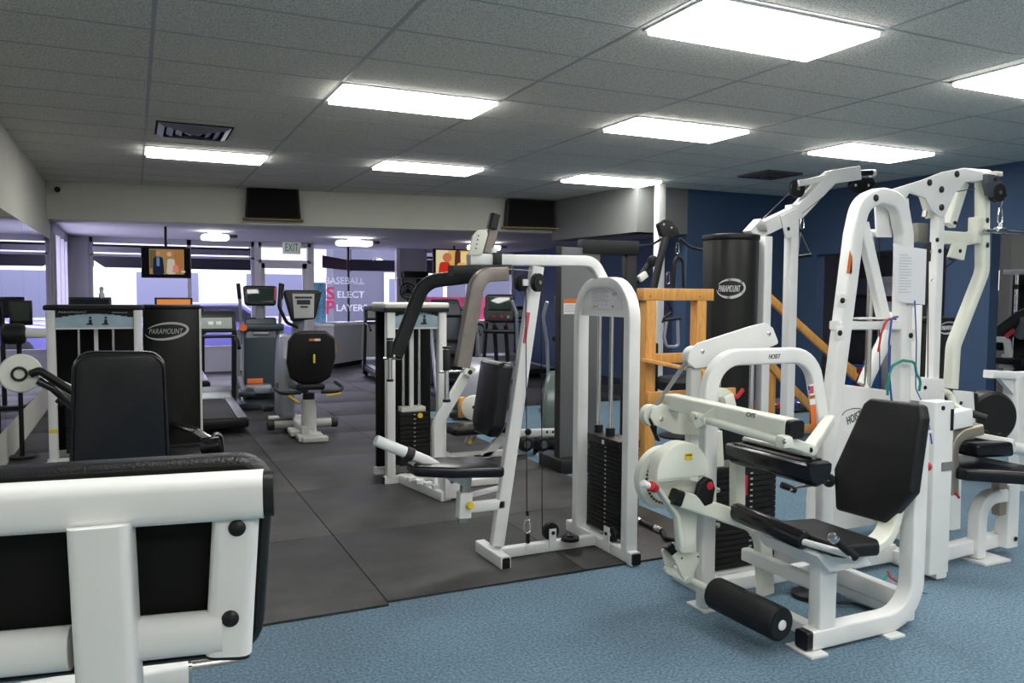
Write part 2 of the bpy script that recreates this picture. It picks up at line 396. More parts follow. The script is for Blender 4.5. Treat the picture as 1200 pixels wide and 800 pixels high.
# street front --------------------------------------------------------------
YS = 16.3
fr = mat('shopfront_frame', (.42, .40, .47), .5)
bm = nb(); bx(bm, XL-.12, XL, 12.9, 13.3, 0, ZL); bx(bm, XL-.12, XL, 15.6, YS+.1, 0, ZL); bx(bm, XL-.12, XL, 13.2, 15.7, 0, .35); bx(bm, XL-.12, XL, 13.2, 15.7, 2.35, ZL)
struct('wall_left', bm, WALLG)
w1 = struct('window_1', one(bx, XL-.07, XL-.06, 13.3, 15.6, .35, 2.35), GLASS)
bm = nb()
for y in (13.32, 14.1, 14.9, 15.58): bx(bm, XL-.1, XL+.03, y-.04, y+.04, .35, 2.35)
obj('window_frame', bm, fr, w1)
bm = nb(); bx(bm, XL, -.72, YS-.05, YS+.25, 0, ZL); struct('wall_street_corner', bm, WALLG)
bm = nb(); bx(bm, -.72, 2.14, YS, YS+.12, 0, .42); struct('wall_street_low', bm, WALLG)
w2 = struct('window_2', one(bx, -.70, 2.12, YS+.05, YS+.06, .42, ZL), GLASS)
bm = nb()
for x in (-.69, .95, 2.10): bx(bm, x-.035, x+.035, YS, YS+.1, .42, ZL)
bx(bm, -.7, 2.12, YS, YS+.1, 2.40, ZL); bx(bm, -.7, 2.12, YS, YS+.1, .42, .5); bx(bm, -.7, 2.12, YS, YS+.1, 2.16, 2.20)
obj('window_frame', bm, fr, w2)
# glass door with its transom
fl = mat('door_frame_light', (.62, .60, .63), .4)
d1 = struct('door_1', one(bx, 2.24, 3.12, YS+.05, YS+.06, .1, 2.05), GLASS)
bm = nb()
for x in (2.27, 3.09): bx(bm, x-.05, x+.05, YS, YS+.08, 0, 2.1)
bx(bm, 2.24, 3.12, YS, YS+.08, 2.0, 2.1); bx(bm, 2.24, 3.12, YS, YS+.08, 0, .22)
obj('door_frame', bm, fl, d1)
bm = nb(); tube(bm, [(3.04, YS-.0, 1.25), (3.04, YS-.07, 1.22), (3.04, YS-.07, .85), (3.04, YS, .82)], .012); obj('door_handle', bm, CHROME, d1)
w3 = struct('window_3', one(bx, 2.2, 3.2, YS+.05, YS+.06, 2.14, 2.44), GLASS)
bm = nb()
for x in (2.19, 3.2): bx(bm, x-.06, x+.06, YS-.02, YS+.12, 0, ZL)
bx(bm, 2.2, 3.2, YS-.02, YS+.1, 2.1, 2.16); bx(bm, 2.2, 3.2, YS-.02, YS+.1, 2.42, ZL)
obj('window_frame', bm, fl, w3)
# bay of glass right of the door, over a low wall
G = [V((3.27, YS+.02, 0)), V((3.62, 16.15, 0)), V((4.40, 17.05, 0)), V((8.1, 17.1, 0))]
Gg = [V((3.27, YS+.1, 0)), V((4.14, 17.08, 0)), V((5.22, 17.12, 0)), V((8.1, 17.15, 0))]
bm = nb()
for a, b in zip(G[:-1], G[1:]): bulk(bm, a, b, .0, .86, .14)
struct('wall_low_bay', bm, mat('low_wall_paint', (.56, .56, .58), .6))
bm = nb()
for a, b in zip(G[:-1], G[1:]): bulk(bm, a-V((0, .03, 0)), b-V((0, .03, 0)), .86, .92, .5)
struct('trim_3', bm, mat('sill_white', (.78, .78, .8), .5))
bm = nb()
for a, b in zip(G[:-1], G[1:]): bulk(bm, a-V((.0, .012, 0)), b-V((0, .012, 0)), .0, .1, .02)
struct('baseboard_bay', bm, BLACK)
bm = nb(); bulk(bm, Gg[0], Gg[1], .92, ZL, .01); bulk(bm, Gg[1], Gg[2], .92, ZL, .01)
w4 = struct('window_4', bm, GLASS)
bm = nb()
for p in (Gg[1],): bx(bm, p.x-.02, p.x+.02, p.y-.03, p.y+.03, .92, ZL)
obj('mullion', bm, BLACKM, w4)
bm = nb(); bx(bm, 5.2, 5.28, 17.05, 17.2, .92, ZL); obj('window_frame', bm, fl, w4)
bm = nb(); bx(bm, 5.28, 5.85, 17.08, 17.28, .92, ZL); struct('wall_street_pier', bm, WALLG)
w5 = struct('window_5', one(bx, 5.85, 8.05, 17.15, 17.16, .92, ZL), GLASS)
bm = nb()
for x in (5.88, 6.9, 8.02): bx(bm, x-.03, x+.03, 17.1, 17.2, .92, ZL)
bx(bm, 5.85, 8.05, 17.1, 17.2, 2.43, ZL); obj('window_frame', bm, fl, w5)
# lettering on the bay glass
def glass_text(s, x0, x1, y0, y1, m, name='lettering'):
    a = py(x0, (y0+y1)/2, 17.05); b = py(x1, (y0+y1)/2, 17.05); t = py((x0+x1)/2, y0, 17.05); u = py((x0+x1)/2, y1, 17.05)
    c = (a+b)/2; return text(name, s, V((c.x, 17.02, (t.z+u.z)/2)), (1, 0, 0), (0, 0, 1), b.x-a.x, t.z-u.z, m, w4, .002, 0, .022)
def vinyl(name, col):
    m = mat(name, col, .6); nt = m.node_tree; b = nt.nodes['Principled BSDF']; tr = nt.nodes.new('ShaderNodeBsdfTranslucent'); tr.inputs[0].default_value = (*col, 1)
    mx = nt.nodes.new('ShaderNodeMixShader'); mx.inputs[0].default_value = .8; nt.links.new(b.outputs[0], mx.inputs[1]); nt.links.new(tr.outputs[0], mx.inputs[2]); nt.links.new(mx.outputs[0], nt.nodes['Material Output'].inputs[0]); return m
LW = vinyl('white_window_vinyl', (.95, .95, .97)); LP = vinyl('pink_window_vinyl', (.85, .22, .36))
glass_text('BASEBALL', 381, 426.5, 324.5, 333, LW)
glass_text('S', 382, 392, 336, 351, LP); glass_text('ELECT', 395, 426.5, 341, 349, LW)
glass_text('P', 382, 392, 352, 368, LP); glass_text('LAYERS', 394, 430, 356.5, 364.5, LW)
# exit sign
a = py(331, 283, YS-.2); b = py(352, 298, YS-.2)
es = thing('exit_sign', 'small pale EXIT sign hanging from the low ceiling over the glass door', 'sign', (a.x, YS-.2, b.z))
obj('sign_body', one(bx, a.x, b.x, YS-.24, YS-.2, b.z, a.z, .006), mat('sign_pale', (.55, .62, .55), .5, emit=.25), es)
text('lettering', 'EXIT', ((a.x+b.x)/2, YS-.242, (a.z+b.z)/2+.01), (1, 0, 0), (0, 0, 1), (b.x-a.x)*.72, (a.z-b.z)*.62, mat('sign_green', (.01, .13, .09), .5), es)
obj('hanger', one(bx, (a.x+b.x)/2-.02, (a.x+b.x)/2+.02, YS-.23, YS-.21, a.z-.005, ZL), fl, es)
# ================================================================== CEILING FIXTURES
EM = emis('light_diffuser', (1, .99, .95), LIGHT)
i = 0
TR = [(2.60, 3.27, 'nearest and largest, over the leg curl machine'), (1.36, 5.70, 'second row, above the black mats'), (3.78, 5.66, 'second row, right of the centre'),
      (5.10, 3.26, 'cut by the right edge of the photo'), (6.22, 5.69, 'second row, over the pulley arms on the right'), (.14, 9.0, 'furthest left, just behind the square air vent'),
      (2.53, 8.72, 'back row, near the speaker left of centre'), (4.96, 8.62, 'back row, meeting the white pole')]
for x0, y0, w in TR:
    t = thing('ceiling_light', 'rectangular glowing ceiling light panel, '+w, 'ceiling light', (x0+.59, y0+.29, ZC-.006), 'troffer lights of the tiled ceiling')
    obj('diffuser', one(bx, x0+.012, x0+1.178, y0+.012, y0+.555, ZC-.034, ZC-.006, .003), EM, t)
    bm = nb(); bx(bm, x0-.01, x0+1.2, y0-.005, y0+.014, ZC-.011, ZC); bx(bm, x0-.01, x0+1.2, y0+.553, y0+.575, ZC-.011, ZC)
    bx(bm, x0-.01, x0+.014, y0, y0+.57, ZC-.011, ZC); bx(bm, x0+1.176, x0+1.2, y0, y0+.57, ZC-.011, ZC); obj('frame', bm, WHITE, t)
# unseen fill panels added behind the camera to brighten the near part of the room
for x0, y0 in ((.14, .83), (2.6, .83), (5.1, .83), (.14, -1.6), (2.6, -1.6), (5.1, -1.6)):
    t = thing('ceiling_light', 'added unseen ceiling light panel behind the viewer, for fill light', 'ceiling light', (x0+.59, y0+.29, ZC-.006), 'added fill lights behind the viewer')
    obj('diffuser', one(bx, x0+.012, x0+1.178, y0+.012, y0+.555, ZC-.034, ZC-.006, .003), EM, t)
for x0, y0 in ((9.9, 3.2), (12.3, 6.0), (9.9, 7.3), (12.3, 1.0)):  # out-of-view panels added because the side room came out dark
    t = thing('ceiling_light', 'added unseen ceiling light panel brightening the room beyond the opening', 'ceiling light', (x0+.59, y0+.29, ZC-.006), 'added fill lights of the side room')
    obj('diffuser', one(bx, x0+.012, x0+1.178, y0+.012, y0+.555, ZC-.034, ZC-.006), emis('side_room_fill', (1, .99, .95), 7), t)
# surface mounted low ceiling lamps
EM2 = emis('globe_glow', (1, .99, .97), 9)
for (xa, ya, w), (ba, bb) in zip(((415, 284, 'in front of the glass bay'), (252, 280, 'between the hanging television and the EXIT sign'), (567, 288, 'above the red picture television')), ((421, 433), (238, 262), (569, 595))):
    p = py(xa, ya, 14.2 if xa != 252 else 13.9); x0, y0 = p.x, p.y
    t = thing('surface_light', 'glowing wraparound lamp under the low ceiling '+w, 'ceiling light', (x0, y0, 2.36))
    lw = .62 if xa != 252 else .42
    obj('diffuser', one(box, (x0, y0, 2.40), (lw, .26, .09), None, .04), EM2, t)
    obj('end_cap', one(box, (x0+lw/2+.06, y0, 2.425), (.13, .24, .05), None, .01), mat('lamp_grey', (.10, .10, .10), .6), t)
    obj('mount', one(bx, x0-.1, x0+.1, y0-.06, y0+.06, 2.43, ZL), WHITE, t)
# air vents
p = pz(215, 151, ZC); t = thing('air_vent', 'square four way metal air vent in the tiled ceiling near the left wall', 'vent', (.52, 7.95, ZC-.01))
VM = mat('vent_metal', (.32, .31, .38), .4, metal=.5)
for k in range(4):
    s = .30-.075*k; c = V((.52, 7.98, ZC-.012-k*.004)); b2 = nb()
    q = [(c.x-s, c.y-s), (c.x+s, c.y-s), (c.x+s, c.y+s), (c.x-s, c.y+s)]; s2 = s-.05
    q2 = [(c.x-s2, c.y-s2), (c.x+s2, c.y-s2), (c.x+s2, c.y+s2), (c.x-s2, c.y+s2)]
    for j in range(4):
        a_, b_ = q[j], q[(j+1) % 4]; c_, d_ = q2[(j+1) % 4], q2[j]
        prism(b2, [V((*a_, c.z)), V((*b_, c.z)), V((*c_, c.z+.02-.045)), V((*d_, c.z+.02-.045))], V((0, 0, .004)))
    obj('louvre', b2, VM, t)
obj('backing', one(bx, .20, .84, 7.66, 8.30, ZC-.008, ZC-.001), MATTE, t)
p = pz(902, 204, ZC); t = thing('air_vent', 'dark square air vent in the ceiling above the pulley arm', 'vent', (p.x, p.y, ZC-.01))
for k in range(4):
    s = .26-.06*k; b2 = nb()
    for dx, dy, sx, sy in ((0, -s, 2*s, .02), (0, s, 2*s, .02), (-s, 0, .02, 2*s), (s, 0, .02, 2*s)): box(b2, (p.x+dx, p.y+dy, ZC-.014-k*.006), (sx, sy, .02))
    obj('louvre', b2, mat('dark_vent', (.08, .08, .09), .6), t)
obj('backing', one(bx, p.x-.27, p.x+.27, p.y-.27, p.y+.27, ZC-.008, ZC-.001), MATTE, t)
# pole
pb = pz(767, 215, ZC); t = thing('support_pole', 'slim white square support pole rising to the ceiling behind the wooden frame', 'pole', (6.27, 8.85, 0))
obj('shaft', one(bx, 6.215, 6.325, 8.79, 8.90, 0, ZC-.012, .01), WHITE, t); obj('base_plate', one(bx, 6.16, 6.38, 8.74, 8.96, .0, .02), WHITE, t)
# speakers hanging on the bulkhead
def beamP(x, y, off=0):
    d = (BP[1]-BP[0]).normalized(); n = V((d.y, -d.x, 0)); return pp(x, y, BP[0]+n*off, n), n, d
for (x0, x1, y0, y1, lab) in ((287, 353, 220, 258, 'on the beam left of centre, above the EXIT sign'), (593, 652, 234, 268, 'on the beam right of centre, above the white machine')):
    A, n, d = beamP((x0+x1)/2, (y0+y1)/2, .16); Lp = beamP(x0, (y0+y1)/2, .16)[0]; Rp = beamP(x1, (y0+y1)/2, .16)[0]; T = beamP((x0+x1)/2, y0, .16)[0].z; B = beamP((x0+x1)/2, y1, .16)[0].z
    w = (Rp-Lp).length; A.z = (T+B)/2; h = T-B
    t = thing('loudspeaker', 'black box loudspeaker '+lab, 'speaker', (A.x, A.y, B))
    pts = [A-d*(w/2*.92)+V((0, 0, h/2)), A-d*(w/2)-V((0, 0, h/2-.03)), A+d*(w/2)-V((0, 0, h/2-.03)), A+d*(w/2*.92)+V((0, 0, h/2))]
    obj('cabinet', one(prism, pts, -n*.27+V((0, 0, 0)), .01, .02), SHROUD, t)
    obj('grille', one(prism, [q+n*.006 for q in [A+(q-A)*.93 for q in pts]], n*.006, .002, .02), MATTE, t)
    obj('shelf', one(box, A-V((0, 0, h/2-.012))-n*.13, (w*1.08, .32, .022), (d, -n, (0, 0, 1))), mat('shelf_wood', (.22, .13, .06), .6), t)
# small camera in the corner
t = thing('security_camera', 'tiny white dome camera high in the left corner of the beam', 'camera', (XL+.14, 12.28, 2.83))
obj('mount', one(cyl, (XL+.14, 12.42, 2.86), (XL+.14, 12.33, 2.86), .045), WHITE, t); obj('dome', one(lathe, (XL+.14, 12.33, 2.86), (0, -1, 0), [(0, .04), (.02, .04), (.045, .025), (.055, .005)], 16), BLACK, t)
# televisions
SCR = {}
def screen_mat(name, col, st=1.):
    return emis(name, col, st)
def tv(x0, x1, y0, y1, Y, name, label, hang, pic):
    a = py(x0, y0, Y); b = py(x1, y1, Y); xa, xb, za, zb = a.x, b.x, b.z, a.z; w = xb-xa; h = zb-za
    t = thing(name, label, 'television', ((xa+xb)/2, Y, za))
    obj('case', one(bx, xa, xb, Y, Y+.07, za, zb, .008), BLACK, t)
    s = obj('screen', one(bx, xa+.02, xb-.02, Y-.003, Y+.002, za+.03, zb-.02), screen_mat('screen_dark', (.004, .004, .006), 1), t)
    for n, (u0, u1, v0, v1, col, shape) in enumerate(pic):
        X0 = xa+w*u0; X1 = xa+w*u1; Z0 = za+h*v0; Z1 = za+h*v1; q = nb()
        if shape == 'o': lathe(q, V(((X0+X1)/2, Y-.004-n*.0006, (Z0+Z1)/2)), (0, -1, 0), [(0, (X1-X0)/2), (.001, (X1-X0)/2)], 16)
        elif shape == 'b':
            prism(q, [V((X0, Y-.004-n*.0006, Z0)), V((X1, Y-.004-n*.0006, Z0)), V((X1-(X1-X0)*.12, Y-.004-n*.0006, Z1)), V((X0+(X1-X0)*.12, Y-.004-n*.0006, Z1))], V((0, -.001, 0)), 0, (X1-X0)*.25)
        else: bx(q, X0, X1, Y-.005-n*.0006, Y-.004-n*.0006, Z0, Z1)
        obj('picture', q, emis('picture_colour', col, .9), s)
    if hang:
        obj('ceiling_mount', one(cyl, ((xa+xb)/2, Y+.1, za+h*.4), ((xa+xb)/2, Y+.1, ZL), .02), BLACK, t)
        obj('bracket', one(bx, (xa+xb)/2-.1, (xa+xb)/2+.1, Y+.07, Y+.12, za+h*.3, za+h*.7), BLACK, t)
    return t
tv(165, 224, 288.5, 326, 13.2, 'television', 'flat television hung from the low ceiling showing two standing men', True,
   [(.16, .86, .12, .93, (.30, .19, .08), 'r'), (.66, .84, .3, .9, (.35, .15, .05), 'r'), (.17, .30, .3, .9, (.12, .09, .04), 'r'), (.22, .46, .1, .68, (.012, .018, .04), 'b'), (.305, .365, .38, .66, (.10, .20, .36), 'r'), (.29, .39, .70, .88, (.50, .20, .12), 'o'),
    (.50, .69, .12, .62, (.50, .46, .38), 'b'), (.51, .61, .66, .88, (.65, .32, .20), 'o'), (.62, .75, .18, .42, (.62, .20, .16), 'b'), (.80, .88, .18, .24, (.55, .52, .45), 'r')])
tv(508, 560, 291, 324, 15.4, 'television', 'television over the treadmills showing a person in a red shirt, partly behind white arm', True,
   [(.05, .97, .05, .95, (.62, .42, .12), 'r'), (.06, .32, .06, .95, (.72, .62, .38), 'r'), (.10, .40, .04, .52, (.55, .03, .015), 'b'), (.20, .40, .5, .86, (.55, .16, .08), 'o'), (.46, .62, .3, .95, (.10, .03, .02), 'b'), (.60, .92, .45, .9, (.85, .62, .25), 'r'), (.5, .75, .15, .5, (.75, .38, .15), 'b')])
# fire extinguisher on the low wall
p = py(389, 413, 16.05); t = thing('fire_extinguisher', 'red fire extinguisher on the low white wall beside the glass door', 'fire extinguisher', (p.x, 16.02, .5))
obj('wall_bracket', one(bx, p.x-.05, p.x+.05, 16.06, 16.24, .5, .6), RED, t)
q = V((p.x, 16.05, 0)); z0 = py(389, 425, 16.05).z; z1 = py(389, 403, 16.05).z
obj('cylinder', one(lathe, q+V((0, 0, z0)), (0, 0, 1), [(0, .045), (.02, .06), (z1-z0-.08, .06), (z1-z0-.03, .03), (z1-z0, .02)], 18), RED, t)
obj('label_band', one(lathe, q+V((0, 0, z0+.1)), (0, 0, 1), [(0, .0612), (.08, .0612)], 18), PAPER, t)
bm = nb(); tube(bm, [q+V((0, 0, z1)), q+V((.07, 0, z1+.03)), q+V((.09, 0, z1-.1)), q+V((.07, 0, z1-.2))], .01, .03, 8); obj('hose', bm, YELLOW, t)
obj('valve', one(box, q+V((0, 0, z1+.01)), (.12, .03, .04), None, .006), BLACK, t)
# ================================================================== OUTSIDE THE GLASS
def outside():
    ground = struct('ground', one(bx, -25, 30, 17.3, 45, -.25, -.12), mat('street_asphalt', (.20, .20, .23), .8, noise=.1, nscale=2))
    struct('ground', one(bx, -25, 30, 17.35, 19.3, -.119, -.02), mat('pavement', (.45, .44, .50), .8))
    b = thing('shop_building', 'pale building across the street seen through the windows', 'building', (3, 34, -.12))
    pale = mat('outside_plaster', (.62, .61, .66), .8); 
    obj('wall', one(bx, -14, 20, 34, 36, -.12, 4.6), pale, b)
    for k in range(8):
        x = -12+k*4; f = obj('window', one(bx, x, x+2.4, 33.9, 34.02, .5, 2.4), mat('outside_frame', (.75, .75, .8), .5), b)
        obj('pane', one(bx, x+.1, x+2.3, 33.86, 33.92, .6, 2.3), mat('outside_pane', (.16, .17, .24), .2), f)
    obj('parapet', one(bx, -14, 20, 33.7, 36, 4.3, 4.8), mat('outside_frame', (.75, .75, .8), .5), b)
    # awning along the shop front, just outside the glass
    AW = mat('awning_cloth', (.022, .022, .032), .8)
    aw = thing('shop_awning', 'dark cloth awning valance hanging outside the windows', 'awning', (1, 17.4, 1.9))
    a = py(96, 318, 17.6); c = py(96, 341, 17.6)
    zv = lambda y: py(200, y, 17.6).z
    obj('valance', one(prism, [V((-.74, 17.6, zv(299.5))), V((-.74, 17.6, zv(304))), V((-.66, 17.6, zv(308))), V((-.5, 17.6, zv(314.5))), V((2.25, 17.6, zv(315))), V((2.25, 17.6, zv(299.5)))], V((0, .04, 0))), AW, aw)
    obj('soffit_board', one(bx, -1.5, 2.25, 17.56, 17.60, zv(297.5), zv(291)), mat('soffit_grey', (.16, .155, .19), .8), aw)
    obj('valance', one(prism, [py(378, 313.5, 17.5), py(411, 317, 17.9), py(411, 305, 17.9), py(378, 299, 17.5)], V((.0, .04, 0))), mat('awning_maroon', (.035, .012, .016), .8), aw)
    obj('valance', one(bx, py(411, 310, 17.9).x, 5.6, 17.9, 17.94, py(440, 317.5, 17.9).z, py(440, 304.5, 17.9).z), AW, aw)
    obj('valance', one(bx, 5.8, 8.3, 17.9, 17.94, py(500, 320, 17.9).z, py(500, 304.5, 17.9).z), AW, aw)
    bm = nb()
    tube(bm, [(-1.4, 17.62, zv(290)), (2.3, 17.62, zv(290))], .03); tube(bm, [(5.7, 17.9, 2.36), (8.2, 17.9, 2.36)], .03); obj('roller_rail', bm, BLACKM, aw)
    for x, y in ((-.7, 17.62), (2.2, 17.62), (4.4, 17.92), (5.5, 17.92), (5.95, 17.92), (8.1, 17.92)): obj('hanger', one(tube, [(x, y, 2.0), (x, y, 2.499)], .012, 0, 8), BLACKM, aw)
outside()
nbd = thing('shop_building', 'grey shop with a white door frame outside the right bay window', 'building', (8.5, 25, -.12))
obj('wall', one(bx, 5.6, 12.5, 25, 26, -.12, 3.4), mat('shop_grey', (.085, .09, .12), .7), nbd)
obj('fascia', one(bx, 5.6, 12.5, 24.9, 25, 2.35, 2.5), mat('outside_frame', (.75, .75, .8), .5), nbd)
for x in (7.2, 8.4):
    f = obj('door_frame', one(bx, x, x+.9, 24.92, 25.0, -.1, 2.2), mat('outside_frame', (.75, .75, .8), .5), nbd); obj('pane', one(bx, x+.15, x+.75, 24.88, 24.92, .1, 2.0), mat('outside_pane', (.16, .17, .24), .2), f)
for x in (7.0, 7.9): obj('lamp', one(lathe, (x, 24.8, 2.62), (0, 0, -1), [(0, .05), (.05, .12), (.08, .1)], 16), emis('shop_lamp', (1, .98, .95), 5), nbd)
def car(x, y, col, label):
    t = thing('parked_car', label, 'car', (x, y, -.12)); m = mat('car_paint_'+col[0], col[1], .2, coat=.6)
    o = [(-2.1, .25), (-2.15, .65), (-1.9, .85), (-1.1, .95), (-.6, 1.4), (.7, 1.42), (1.35, .98), (2.0, .85), (2.15, .6), (2.1, .25)]
    obj('body', one(prism, [V((x+a, y-.85, b-.12)) for a, b in o], V((0, 1.7, 0)), .08, .12), m, t)
    obj('windows', one(prism, [V((x+a, y-.87, b-.12)) for a, b in ((-1.0, .95), (-.55, 1.33), (.65, 1.34), (1.15, .98))], V((0, 1.74, 0)), .01, .05), mat('car_glass', (.03, .03, .05), .1), t)
    for a in (-1.35, 1.35): obj('wheel', one(cyl, (x+a, y-.9, .2), (x+a, y-.68, .2), .33, n=24, bev=.04), RUBBER, t)
car(1.55, 20.6, ('violet', (.16, .15, .42)), 'violet blue parked car outside the left shop window')
car(9.4, 21.2, ('lilac', (.30, .30, .42)), 'pale lilac parked car outside the window right of the pillar')
# posters hanging outside the door and the window
t = tag(obj('street_poster', one(bx, 3.3, 3.8, 17.7, 17.73, -.02, 1.75), mat('poster_teal', (.20, .50, .60), .6, noise=.5, nscale=6)), 'teal poster standing outside behind the glass door', 'poster')
t = tag(obj('street_banner', one(bx, 6.15, 8.0, 18.4, 18.43, -.02, 1.45), mat('banner_pink', (.72, .10, .18), .6, noise=.35, nscale=3)), 'pinkish red banner outside the window behind the treadmills', 'banner')
# ================================================================== FOREGROUND MACHINE (bottom left, seen from behind)
FD = V((math.cos(-math.radians(11)), math.sin(-math.radians(11)), 0)); FN = V((FD.y, -FD.x, 0))      # FN points to the viewer
FP = V((0, 1.07, 1.2))
def fpt(x, y, off=0.): return pp(x, y, FP+FN*off, FN)
def foreground():
    t = thing('preacher_bench', 'large white framed bench seen from behind, black padded board cut by the left edge', 'exercise machine', (-.02, 1.1, 0))
    # the padded board
    o = [fpt(-70, 578), fpt(300, 534), fpt(324, 556), fpt(303, 764), fpt(-70, 815)]
    o = [fpt(-70, 556, -.03), fpt(302, 533, -.03), fpt(322, 533, -.03), fpt(306, 768, -.03), fpt(-70, 812, -.03)]
    o = [o[0], o[2], o[3], o[4]]
    obj('arm_pad', one(prism, o, -FN*.05, .012, .045), VINYL, t)
    obj('backing_board', one(prism, [p+FN*.001 for p in [fpt(-68, 563, -.03), fpt(313, 541, -.03), fpt(299, 760, -.03), fpt(-68, 803, -.03)]], FN*.006, .002, .035), MATTE, t)
    bm = nb(); a, b = fpt(-80, 602, 0), fpt(309, 578, 0); rect(bm, [a, b], .046, .060, FN, 0, .017)
    a, b = fpt(-80, 774, -.004), fpt(84, 758, -.004); rect(bm, [a, b], .040, .054, FN, 0, .02)
    a, b = fpt(160, 748, -.004), fpt(262, 738, -.004); rect(bm, [a, b], .040, .054, FN, 0, .02)
    a, b = fpt(277, 596, -.006), fpt(268, 764, -.006); rect(bm, [a, b], .03, .056, FN, 0, .014)
    obj('pad_frame', bm, WHITE, t)
    a, b = fpt(309, 578, 0), fpt(321, 577.2, 0); obj('end_cap', one(rect, [a, b], .043, .057, FN, 0, .018), BLACK, t)
    a, b = fpt(268, 763, -.006), fpt(267.6, 768, -.006); obj('end_cap', one(rect, [a, b], .028, .054, FN, 0, .013), BLACK, t)
    bm = nb(); a = fpt(119, 612, .01); b = fpt(130, 812, .01); c = a+(b-a)*((a.z-.05)/(a.z-b.z)); c = V((a.x+(b.x-a.x)*1.6, a.y+.16, .06))
    rect(bm, [a, b, c], .055, .068, FN, .1, .012); obj('upright', bm, WHITE, t)
    for x, y in ((278, 618), (270, 724)): obj('bolt_cap', one(lathe, fpt(x, y, .008), FN, [(0, .0105), (.003, .0105), (.006, .007), (.0075, .001)], 18), BLACK, t)
    bm = nb(); rect(bm, [V((c.x-.35, c.y, .035)), V((c.x+.35, c.y-.02, .035))], .07, .06, (0, 0, 1), 0, .01)
    rect(bm, [V((c.x, c.y, .035)), V((c.x, c.y+1.0, .035))], .06, .07, (1, 0, 0)); rect(bm, [V((c.x-.3, c.y+1.0, .035)), V((c.x+.3, c.y+1.0, .035))], .07, .06, (0, 0, 1), 0, .01)
    obj('base', bm, WHITE, t)
    # seat strut beyond, glimpsed under the board
    bm = nb(); a, b = py(150, 798, 1.5), py(220, 786, 1.5); rect(bm, [a-V((.25, 0, .0)), b], .05, .045, (0, 1, 0)); obj('lower_crossbar', bm, WHITE, t)
    obj('end_cap', one(rect, [b, b+V((.006, 0, 0))], .048, .044, (0, 1, 0)), CHROME, t)
    bm = nb(); a = py(222, 779, 1.6); rect(bm, [a, a+V((.09, 0, -.002))], .03, .012, (0, 1, 0)); obj('slotted_bar', bm, STEEL, t)
foreground()
# ================================================================== PARAMOUNT STYLE TOWERS
def logo_text(parent, c, right, up, w, h, m=None): text('lettering', 'PARAMOUNT', c, right, up, w, h, m or LOGO, parent, .0015, .25)
def swoosh(parent, c, right, up, w, h, surf=None):
    """the oval swoosh round the maker's name"""
    R, U = V(right).normalized(), V(up).normalized(); N = R.cross(U); bm = nb(); top = []; bot = []; n = 30
    for k in range(n+1):
        a = math.radians(150-(330)*k/n)     # from upper left round the right end to the lower left
        th = .16*math.sin(math.pi*min(1, max(0, k/n)))**.7+.01
        top.append((math.cos(a)*.5*(1-(.0)), math.sin(a)*.5)); bot.append((math.cos(a)*(.5-th*.35), math.sin(a)*(.5-th)))
    f = lambda p: V(c)+R*(p[0]*w)+U*(p[1]*h)
    for k in range(n):
        q = [f(top[k]), f(top[k+1]), f(bot[k+1]), f(bot[k])]
        v = [bm.verts.new(p+N*.0015) for p in q]; w2 = [bm.verts.new(p-N*.0005) for p in q]
        bm.faces.new(v); bm.faces.new(w2[::-1])
        for i in range(4): bm.faces.new((v[i], w2[i], w2[(i+1) % 4], v[(i+1) % 4]))
    bmesh.ops.remove_doubles(bm, verts=bm.verts, dist=.00005)
    obj('swoosh_logo', bm, LOGO, parent)
